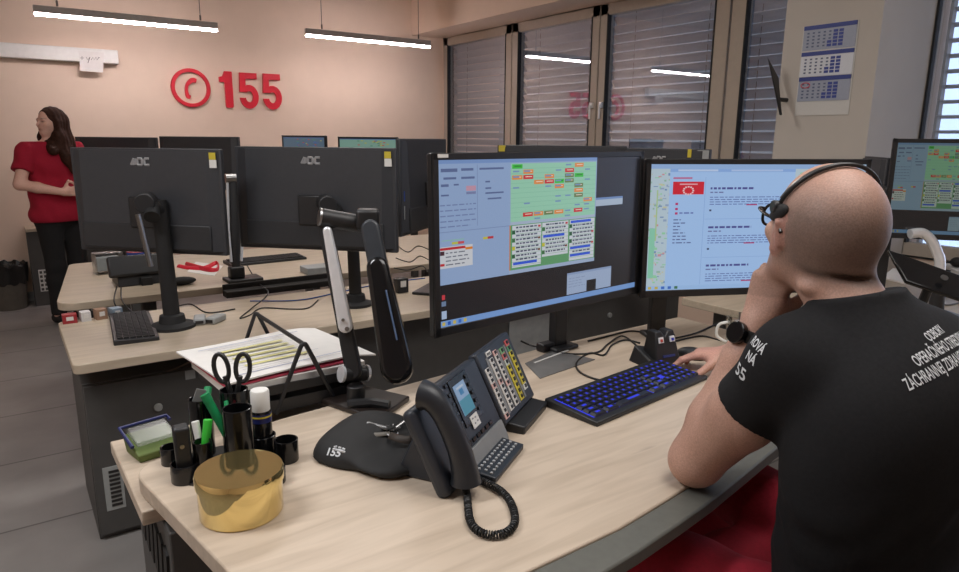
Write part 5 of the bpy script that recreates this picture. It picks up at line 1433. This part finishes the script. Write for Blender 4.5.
# head
s.ell(hl(0, -.008, .026), (.0775, .1000, .090), HROT, .02)
s.ell(hl(0, -.030, .010), (.0750, .078, .080), HROT, .03)
s.ell(hl(0, .030, -.035), (.064, .066, .080), HROT, .03)
s.ell(hl(0, .058, -.088), (.042, .034, .030), HROT, .03)
for sg in (-1, 1):
    s.cone(hl(sg*.058, .0, -.055), hl(sg*.030, .065, -.098), .016, .016, .025)         # jaw line
    s.ell(hl(sg*.045, .072, -.022), (.022, .02, .018), HROT, .02)                       # cheek bones
    s.ell(hl(sg*.030, .092, .020), (.026, .012, .010), HROT, .012)                      # brow
    s.ell(hl(sg*.032, .096, .002), (.013, .010, .010), HROT, .006)                      # eyes
    s.ell(hl(sg*.079, -.006, -.012), (.007, .019, .031), [[HR[i], (HF*.93+HR*sg*-.3)[i], HU[i]] for i in range(3)], .006)
    s.cone(hl(sg*.083, -.020, -.024), hl(sg*.088, -.014, .014), .0055, .0055, .006)     # ear rim
    s.cone(hl(sg*.088, -.014, .014), hl(sg*.083, .004, .016), .0055, .005, .006)
    s.ell(hl(sg*.079, .004, -.036), (.006, .010, .010), HROT, .006)                     # lobe
s.cone(hl(0, .100, .005), hl(0, .118, -.030), .009, .013, .012); s.ell(hl(0, .112, -.034), (.016, .012, .010), HROT, .01)
s.ell(hl(0, .094, -.062), (.024, .010, .007), HROT, .006); s.ell(hl(0, .093, -.073), (.020, .010, .008), HROT, .006)
# neck with nape folds
s.cone(hl(0, -.018, -.050), C7+V((0, .005, -.02)), .057, .060, .03)
s.ell(hl(0, -.064, -.078), (.058, .034, .022), HROT, .008)
s.ell(hl(0, -.100, -.050), (.050, .014, .0035), HROT, .007, sub=True)
# trunk
s.cone(C7+V((0, 0, -.05)), SL+V((.02, -.01, .0)), .052, .046, .04); s.cone(C7+V((0, 0, -.05)), SR+V((-.03, 0, .0)), .052, .046, .04)
s.ell((1.19, .465, 1.03), (.170, .098, .14), None, .05); s.ell((1.18, .475, .90), (.165, .102, .18), None, .05)
s.ell((1.195, .485, .76), (.150, .105, .15), None, .04); s.ell((1.20, .45, .60), (.155, .105, .10), None, .04)
for a_, b_ in ((SL, SL), (SR, SR)): s.cone(a_, b_+V((0, .01, -.01)), .055, .055, .03)
# arms
def arm(sdf, S, E, W, g=0, thick=1.0):
    sdf.cone(S, S.lerp(E, .5), .055*thick, .054*thick, .03, g); sdf.cone(S.lerp(E, .5), E, .054*thick, .044*thick, .02, g)
    sdf.ell(E, (.045, .045, .043), None, .02, g)
    sdf.cone(E, E.lerp(W, .3), .043, .046, .02, g); sdf.cone(E.lerp(W, .3), E.lerp(W, .75), .046, .034, .02, g); sdf.cone(E.lerp(W, .75), W, .034, .027, .015, g)
arm(s, SL, EL, WL, 0, 1.08); arm(s, SR, ER, WR)
dL = V((.22, -.12, .95)).normalized()
for a_, b_, r0, r1, kk in hand_prims(WL, dL, V((.9, .25, -.2)), V((-.1, -1, .1)), ((.45, .8, .6), (.6, .9, .7), (.75, 1.0, .7), (.9, 1.1, .7)), (.15, .15), .03, tdir=V((.66, -.42, .60))): s.cone(a_, b_, r0, r1, kk)
dR = V((-.42, .86, -.18)).normalized()
for a_, b_, r0, r1, kk in hand_prims(WR, dR, V((0, -.1, -1)), V((-.86, -.45, 0)), ((.25, .35, .25), (.3, .4, .3), (.35, .45, .3), (.4, .45, .3)), (.3, .3), .08): s.cone(a_, b_, r0, r1, kk)
# legs
for hp_, kn, an in ((LHIP, LK, LA), (RHIP, RK, RA_)):
    s.cone(hp_, kn, .072, .054, .03); s.cone(kn, kn.lerp(an, .35), .052, .054, .03); s.cone(kn.lerp(an, .35), an, .056, .036, .03)
    s.cone(an+V((0, -.02, -.045)), an+V((0, .14, -.055)), .032, .026, .03)
def man_col(co):
    n = len(co); skin = np.array(lin((190, 150, 133))); c = np.tile(skin, (n, 1))
    rel = co-np.array(HC); x = rel@np.array(HR); y = rel@np.array(HF); z = rel@np.array(HU)
    head = (rel**2).sum(1) < .19**2
    def mixin(c, w, col): return c*(1-w[:, None])+np.array(lin(col))*w[:, None]
    sm = lambda a, lo, hi: np.clip((a-lo)/(hi-lo), 0, 1)
    # stubble: back and sides of the skull
    back = sm(-y, -.055, .05)*sm(z, -.075, -.045)*head
    c = mixin(c, back*.72*(1-.75*sm(z, .035, .095)), (88, 78, 72))
    side = sm(z, -.02, .02)*head; c = mixin(c, side*.18, (108, 92, 84))
    crown = sm(z, .065, .112)*head; c = mixin(c, crown*.45, (190, 148, 130))
    nape = np.exp(-((z+.051)/.007)**2)*sm(-y, .045, .07)*head; c = mixin(c, nape*.75, (62, 48, 42))  # shade of the neck crease painted as a dark band
    beard = sm(y, .0, .03)*sm(-z, .030, .055)*sm(-z, -1, 1)*head*(co[:, 2] > 1.17); c = mixin(c, beard*.45, (92, 72, 64))
    ear = (np.abs(x) > .077)*head*(y > -.03)*(y < .02)*(z < .03)*(z > -.05); c = mixin(c, ear*.35, (206, 140, 126))
    lips = np.exp(-((z+.068)/.008)**2)*(y > .09)*(np.abs(x) < .024)*head; c = mixin(c, lips*.6, (170, 96, 92))
    eye = np.exp(-(((np.abs(x)-.032)/.010)**2+((z-.002)/.005)**2))*(y > .09)*head; c = mixin(c, eye, (230, 228, 224))
    fore = sm(.12-np.abs((co-np.array(EL)).dot(np.array((WL-EL).normalized()))-.11), 0, .05)*(co[:, 0] < 1.2)*(co[:, 1] > .64)*(co[:, 2] < 1.04); c = mixin(c, fore*.16, (120, 88, 70))
    hand = sm(co[:, 1], 1.09, 1.12); c = mixin(c, hand*.35, (206, 140, 124))
    return c
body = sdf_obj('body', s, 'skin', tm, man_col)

# t-shirt
g = .013
s2 = SDF((.90, .22, .60), (1.56, .92, 1.30), .0048)
s2.cone(C7+V((0, .0, -.05)), SL+V((.02, -.01, .0)), .054, .050, .04, g); s2.cone(C7+V((0, 0, -.05)), SR+V((-.03, 0, .0)), .054, .050, .04, g)
s2.cone(C7+V((0, .01, .03)), C7+V((0, 0, -.06)), .054, .066, .03, g)
s2.ell((1.18, .46, 1.03), (.19, .110, .145), None, .06, g); s2.ell((1.165, .48, .93), (.197, .118, .19), None, .06, g); s2.ell((1.19, .49, .74), (.178, .126, .18), None, .06, g)
s2.cone(SL, SL+V((0, .01, -.01)), .058, .058, .04, g); s2.cone(SR, SR+V((0, .01, -.01)), .058, .058, .04, g)
hemL = SL.lerp(EL, .43)
aL = (EL-SL).normalized()
sl_ = SDF((.90, .22, .60), (1.56, .92, 1.30), .0048)
sl_.cone(SL, SL.lerp(EL, .85), .055, .050, .01, g); sl_.plane(hemL, aL); s2.f = s2.f
hh = np.maximum(.03-np.abs(s2.f-sl_.f), 0)/.03; s2.f = np.minimum(s2.f, sl_.f)-hh*hh*.03*.25
sr_ = SDF((.90, .22, .60), (1.56, .92, 1.30), .0048)
sr_.cone(SR, SR.lerp(ER, .7), .060, .056, .01, g); sr_.plane(SR.lerp(ER, .52), (ER-SR).normalized())
hh = np.maximum(.03-np.abs(s2.f-sr_.f), 0)/.03; s2.f = np.minimum(s2.f, sr_.f)-hh*hh*.03*.25
nk = (hl(0, 0, -.05)-C7).normalized()
ncut = C7+V((0, -.03, .035)); s2.plane(ncut, V((0, .30, 1)))
s2.wave(lambda X, Y, Z: .0016*np.sin(60*Z+25*X+14*np.sin(9*X))*np.clip((1.02-Z)*5, 0, 1)+.0012*np.sin(85*(Z+.6*X))*np.clip((.95-Z)*6, 0, 1)+.0010*np.sin(45*X-30*Z+40*Y))
s2.ell((1.20, .45, .66), (.182, .135, .10), None, .04, g); s2.plane((0, 0, .625), (0, 0, -1))
shirt = sdf_obj('t_shirt', s2, 'tshirt', tm)
# trousers
s3 = SDF((.80, .20, .06), (1.56, 1.12, .72), .006)
for hp_, kn, an in ((LHIP, LK, LA), (RHIP, RK, RA_)):
    s3.cone(hp_, kn, .085, .072, .05, .010); s3.cone(kn, kn.lerp(an, .35), .060, .062, .03, .010); s3.cone(kn.lerp(an, .35), an, .060, .050, .03, .010)
s3.ell((1.20, .44, .60), (.180, .135, .115), None, .05, .006); s3.ell((1.20, .64, .575), (.17, .20, .05), None, .03)
s3.wave(lambda X, Y, Z: .003*np.sin(30*Y+18*X)+.002*np.sin(52*Y-30*Z))
s3.plane((0, 0, .10), (0, 0, -1)); s3.plane((0, 0, .70), (0, 0, 1)); 
sdf_obj('trousers', s3, 'redcloth', tm)
for an in (LA, RA_):
    s4 = SDF(an+V((-.07, -.12, -.09)), an+V((.07, .24, .05)), .005)
    s4.cone(an+V((0, -.03, -.045)), an+V((0, .16, -.055)), .047, .036, .03); s4.cone(an, an+V((0, 0, -.03)), .047, .048, .03); s4.plane((0, 0, .004), (0, 0, -1))
    sdf_obj('shoe', s4, 'blackmatt', tm)
# prints on the shirt
bs = bvh_of(shirt)
print_on(shirt, bs, 'ODBORY', (930, 342), (945, 332), 9.5, 'print', bold=.008)
print_on(shirt, bs, 'OPERAČNÉHO STREDISKA', (918, 367), (957, 346), 11.5, 'print', bold=.008, vis='OPERAČNÉHO STR')
print_on(shirt, bs, 'ZÁCHRANNEJ ZDRAVOTNEJ', (909, 391), (957, 366), 12.5, 'print', bold=.008, vis='ZÁCHRANNEJ ZDR')
print_on(shirt, bs, 'ROVÁ', (751, 343), (762, 355), 9, 'print', bold=.025)
print_on(shirt, bs, 'NÁ', (746, 358), (754, 366), 9, 'print', bold=.025)
print_on(shirt, bs, '55', (736, 372), (745, 382), 12, 'print', bold=.015)

# eyeglasses
bb = bvh_of(body)
t = thing('eyeglasses', 'black framed eyeglasses worn by the bald man', 'glasses', hl(0, .10, .0))
def rim(sg):
    return [hl(sg*(.034+.027*math.copysign(abs(math.cos(a_))**.7, math.cos(a_))), .113-.006*abs(math.cos(a_)), -.002+.021*math.copysign(abs(math.sin(a_))**.8, math.sin(a_))) for a_ in [2*math.pi*i/28 for i in range(29)]]
for sg in (-1, 1):
    r_ = obj('rim', MB().tube(rim(sg), .0028, n=8), 'blackgloss', t)
    obj('lens', MB().add(rim(sg)[:-1], [tuple(range(28))]), 'lens', r_)
    obj('temple', MB().tube(smooth_path([hl(sg*.061, .107, .010), hl(sg*.074, .098, .012), hl(sg*.082, .05, .012), hl(sg*.084, .0, .014), hl(sg*.086, -.025, .0)], 5), .0032, n=8, flat=1), 'blackgloss', t)
obj('bridge', MB().tube([hl(-.009, .115, .004), hl(0, .118, .007), hl(.009, .115, .004)], .0025, n=8), 'blackgloss', t)
# headset
t = thing('headset', 'thin black headset band over the bald head with temple pad', 'headset', hl(0, -.03, .12))
band = []
for i in range(33):
    a_ = math.pi*i/32; be = R(24)
    d_ = HR*(-math.cos(a_))+(HU*math.cos(be)-HF*math.sin(be))*math.sin(a_)
    o0 = hl(0, .012, .028); h_ = bb.ray_cast(o0+d_*.25, -d_)
    p_ = h_[0]+d_*.0055 if h_[0] is not None else o0+d_*.1
    band.append(p_)
obj('head_band', MB().tube(band, .0036, n=8), 'black', t)
obj('band_lining', MB().tube([p+HF*.008 for p in band[3:-3]], .0018, n=6), 'steel', t)
for sg, i in ((-1, 1), (1, -2)):
    c_ = band[i]; 
    pad = MB().ball((0, 0, 0), (.008, .030, .013), n=16, m=10); mt = Matrix(((HR.x, HF.x, HU.x, c_.x), (HR.y, HF.y, HU.y, c_.y), (HR.z, HF.z, HU.z, c_.z), (0, 0, 0, 1)))
    obj('temple_pad', pad.xf(mt @ Matrix.Translation((0, -.008, -.008)) @ Matrix.Rotation(R(-28), 4, 'X')), 'blackmatt', t)
    obj('pivot', MB().cyl(c_-HR*sg*.004, c_+HR*sg*.010, .011, n=20), 'black', t, bevel=.002)
# watch
t = thing('wristwatch', 'black watch with wide strap on the left wrist of the seated man', 'watch', WL)
aw = (WL-EL).normalized(); wc = EL.lerp(WL, .90)
e_ = aw.cross(FW).normalized(); g_ = e_.cross(aw)
vs = []; n = 28
for (ra, of) in ((.031, -.012), (.034, -.011), (.034, .011), (.031, .012)):
    vs += [wc+aw*of+ra*(math.cos(2*math.pi*i/n)*e_+math.sin(2*math.pi*i/n)*g_) for i in range(n)]
obj('strap', MB().add(vs, [(j*n+i, j*n+(i+1) % n, ((j+1) % 4)*n+(i+1) % n, ((j+1) % 4)*n+i) for j in range(4) for i in range(n)]), 'blackmatt', t)
wd = (-RT*.75-FW*.4+UP*.3); wd = (wd-aw*wd.dot(aw)).normalized()
obj('watch_case', MB().cyl(wc+wd*.030, wc+wd*.043, .021, n=28), 'blackgloss', t, bevel=.002)

# ------------------------------------------------------------------ standing woman
WX, WY = .345, 6.15
HT = 1.645
tw = thing('person', 'woman in red t-shirt with long brown hair standing by the back wall', 'person', (WX, WY, 0))
BF, BR, BU = basis(R(150))           # body faces the room, to the camera right
def bl(x, y, z): return V((WX, WY, 0))+BR*x+BF*y+V((0, 0, z))
wf, wr, wu = basis(R(238), R(2))
WH = bl(-.01, .01, 1.535)
def wl(x, y, z): return WH+wr*x+wf*y+wu*z
WROT = [[wr[i], wf[i], wu[i]] for i in range(3)]
BROT = [[BR[i], BF[i], (0, 0, 1)[i]] for i in range(3)]
s = SDF((WX-.42, WY-.42, 0), (WX+.42, WY+.42, 1.70), .0065)
s.ell(wl(0, -.008, .022), (.070, .088, .085), WROT, .02); s.ell(wl(0, .030, -.035), (.055, .055, .070), WROT, .03); s.ell(wl(0, .056, -.083), (.028, .024, .022), WROT, .025)
s.cone(wl(0, .090, .004), wl(0, .104, -.024), .007, .010, .010)
for sg in (-1, 1):
    s.ell(wl(sg*.028, .078, .016), (.022, .010, .008), WROT, .01); s.ell(wl(sg*.040, .060, -.022), (.020, .018, .018), WROT, .02); s.ell(wl(sg*.071, -.005, -.010), (.008, .016, .028), WROT, .006)
s.ell(wl(0, .082, -.056), (.020, .010, .008), WROT, .006)
s.cone(wl(0, -.015, -.05), bl(0, -.01, 1.36), .050, .055, .03)
wSL, wSR = bl(-.185, 0, 1.335), bl(.185, 0, 1.335)
s.cone(bl(0, 0, 1.36), wSL, .05, .05, .04); s.cone(bl(0, 0, 1.36), wSR, .05, .05, .04)
s.ell(bl(0, 0, 1.22), (.165, .105, .15), BROT, .05); s.ell(bl(0, .01, 1.02), (.150, .105, .16), BROT, .05); s.ell(bl(0, 0, .86), (.155, .095, .12), BROT, .04)
wER, wEL = bl(.285, .03, 1.09), bl(-.26, .04, 1.08)
wWR, wWL = bl(.09, .215, 1.03), bl(-.06, .21, 1.035)
for S_, E_, W_ in ((wSR, wER, wWR), (wSL, wEL, wWL)):
    s.cone(S_, E_, .050, .040, .03); s.cone(E_, E_.lerp(W_, .4), .039, .038, .02); s.cone(E_.lerp(W_, .4), W_, .038, .026, .02)
for W_, D_, S_ in ((wWR, (wWL-wWR)+BF*.02, BF*.4+V((0, 0, 1))), (wWL, (wWR-wWL)*.8+BF*.05, V((0, 0, 1)))):
    for a_, b_, r0, r1, kk in hand_prims(W_, D_.normalized(), -BF, S_, ((.5, .6, .4),)*4, (.3, .3), .04, sc=.92): s.cone(a_, b_, r0, r1, kk+.003)
for sg in (-1, 1):
    hp_, kn, an = bl(sg*.09, 0, .84), bl(sg*.09, .02, .46), bl(sg*.09, -.01, .08)
    s.cone(hp_, kn, .068, .050, .03); s.cone(kn, kn.lerp(an, .3), .050, .050, .03); s.cone(kn.lerp(an, .3), an, .050, .035, .03); s.cone(an+V((0, 0, -.04)), an+BF*.14+V((0, 0, -.052)), .032, .024, .03)
def wom_col(co):
    n = len(co); c = np.tile(np.array(lin((222, 176, 158))), (n, 1)); rel = co-np.array(WH)
    x = rel@np.array(wr); y = rel@np.array(wf); z = rel@np.array(wu)
    def mixin(c, w, col): return c*(1-w[:, None])+np.array(lin(col))*w[:, None]
    eye = np.exp(-(((np.abs(x)-.028)/.012)**2+((z-.002)/.006)**2))*(y > .06); c = mixin(c, eye, (50, 36, 32))
    brow = np.exp(-(((np.abs(x)-.030)/.018)**2+((z-.022)/.005)**2))*(y > .06); c = mixin(c, brow*.8, (70, 46, 36))
    lip = np.exp(-((x/.02)**2+((z+.056)/.008)**2))*(y > .06); c = mixin(c, lip*.8, (150, 74, 74))
    return c
sdf_obj('body', s, 'skin', tw, wom_col)
s = SDF((WX-.42, WY-.42, .72), (WX+.42, WY+.42, 1.46), .007)
g = .016
s.cone(bl(0, 0, 1.35), wSL, .052, .05, .04, g); s.cone(bl(0, 0, 1.35), wSR, .052, .05, .04, g)
s.ell(bl(0, 0.005, 1.22), (.195, .118, .15), BROT, .05, g); s.ell(bl(0, .015, 1.02), (.195, .13, .18), BROT, .05, g); s.ell(bl(0, 0.01, .86), (.205, .14, .13), BROT, .05, g)
for sg in (-1, 1): s.ell(bl(sg*.07, .075, 1.20), (.07, .06, .07), BROT, .03, g*.5)
for S_, E_ in ((wSR, wER), (wSL, wEL)):
    q = SDF((WX-.42, WY-.42, .72), (WX+.42, WY+.42, 1.46), .007); q.cone(S_, S_.lerp(E_, .9), .054, .056, .01, g); q.plane(S_.lerp(E_, .62), (E_-S_).normalized()); s.f = np.minimum(s.f, q.f)
s.wave(lambda X, Y, Z: .003*np.sin(40*Z+20*X)+.002*np.sin(70*X+30*Z))
s.plane((0, 0, .80), (0, 0, -1)); s.plane(bl(0, 0, 1.395), (0, 0, 1))
sdf_obj('t_shirt', s, 'redshirt', tw)
s = SDF((WX-.35, WY-.35, .02), (WX+.35, WY+.35, .98), .008)
for sg in (-1, 1):
    hp_, kn, an = bl(sg*.09, 0, .84), bl(sg*.09, .02, .46), bl(sg*.09, -.01, .08)
    s.cone(hp_, kn, .095, .066, .04); s.cone(kn, kn.lerp(an, .3), .066, .066, .03); s.cone(kn.lerp(an, .3), an, .066, .054, .03)
s.ell(bl(0, 0, .87), (.190, .134, .13), BROT, .05, .006)
s.plane((0, 0, .07), (0, 0, -1)); s.plane((0, 0, .94), (0, 0, 1))
sdf_obj('trousers', s, 'blacktrousers', tw)
for sg in (-1, 1):
    an = bl(sg*.09, -.01, .08); s = SDF(an+V((-.2, -.2, -.08)), an+V((.2, .2, .04)), .007)
    s.cone(an+V((0, 0, -.04))-BF*.03, an+BF*.15+V((0, 0, -.048)), .042, .032, .03); s.plane((0, 0, .003), (0, 0, -1)); sdf_obj('shoe', s, 'blackmatt', tw)
s = SDF((WX-.3, WY-.35, 1.15), (WX+.35, WY+.3, 1.68), .006)
s.ell(wl(0, -.020, .030), (.082, .093, .088), WROT, .02)
s.ell(wl(0, .055, -.030), (.062, .070, .090), WROT, .012, sub=True)
for sg in (-1, 1):
    a_ = wl(sg*.074, -.010, -.0); b_ = wl(sg*.084, .0, -.11); s.cone(a_, b_, .026, .034, .03)
    c_ = bl(-.02, .150, 1.27) if sg < 0 else bl(.075, .13, 1.33); s.cone(b_, c_, .034, .034, .05)
    if sg < 0: s.cone(c_, bl(-.03, .175, 1.17), .034, .014, .05); s.cone(b_, bl(-.13, .10, 1.25), .036, .030, .04); s.cone(bl(-.13, .10, 1.25), bl(-.12, .13, 1.16), .030, .015, .04)
s.cone(wl(0, -.07, .0), wl(0, -.085, -.14), .066, .062, .05); s.cone(wl(0, -.085, -.14), bl(-.06, -.09, 1.25), .062, .06, .05); s.cone(wl(0.0, -.08, -.10), bl(-.13, .02, 1.30), .06, .05, .05)
s.wave(lambda X, Y, Z: .0022*np.sin(160*X+110*Y+6*Z))
sdf_obj('hair', s, 'hair', tw)

# ------------------------------------------------------------------ light
def area(name, loc, size, power, col, rot=(0, 0, 0)):
    l = bpy.data.lights.new(name, 'AREA'); l.shape = 'RECTANGLE'; l.size, l.size_y = size; l.energy = power; l.color = col
    o = bpy.data.objects.new(name, l); COL.objects.link(o); o.location = loc; o.rotation_euler = rot; return o
area('ceiling_light_near', (1.3, .4, 3.0), (1.6, 1.2), 40, (1, .965, .93))
area('ceiling_light_left', (-.9, 1.6, 3.0), (1.4, .4), 48, (.97, .98, 1))
area('ceiling_light_middle', (1.6, 3.4, 3.0), (1.6, .5), 30, (1, .96, .92))
area('window_light', (4.30, .4, 1.7), (2.4, 1.4), 26, (.72, .84, 1), (0, R(-90), 0))
w = bpy.data.worlds.new('world'); SC.world = w; w.use_nodes = True
bg = w.node_tree.nodes['Background']; bg.inputs['Color'].default_value = (.55, .64, .80, 1); bg.inputs['Strength'].default_value = .42
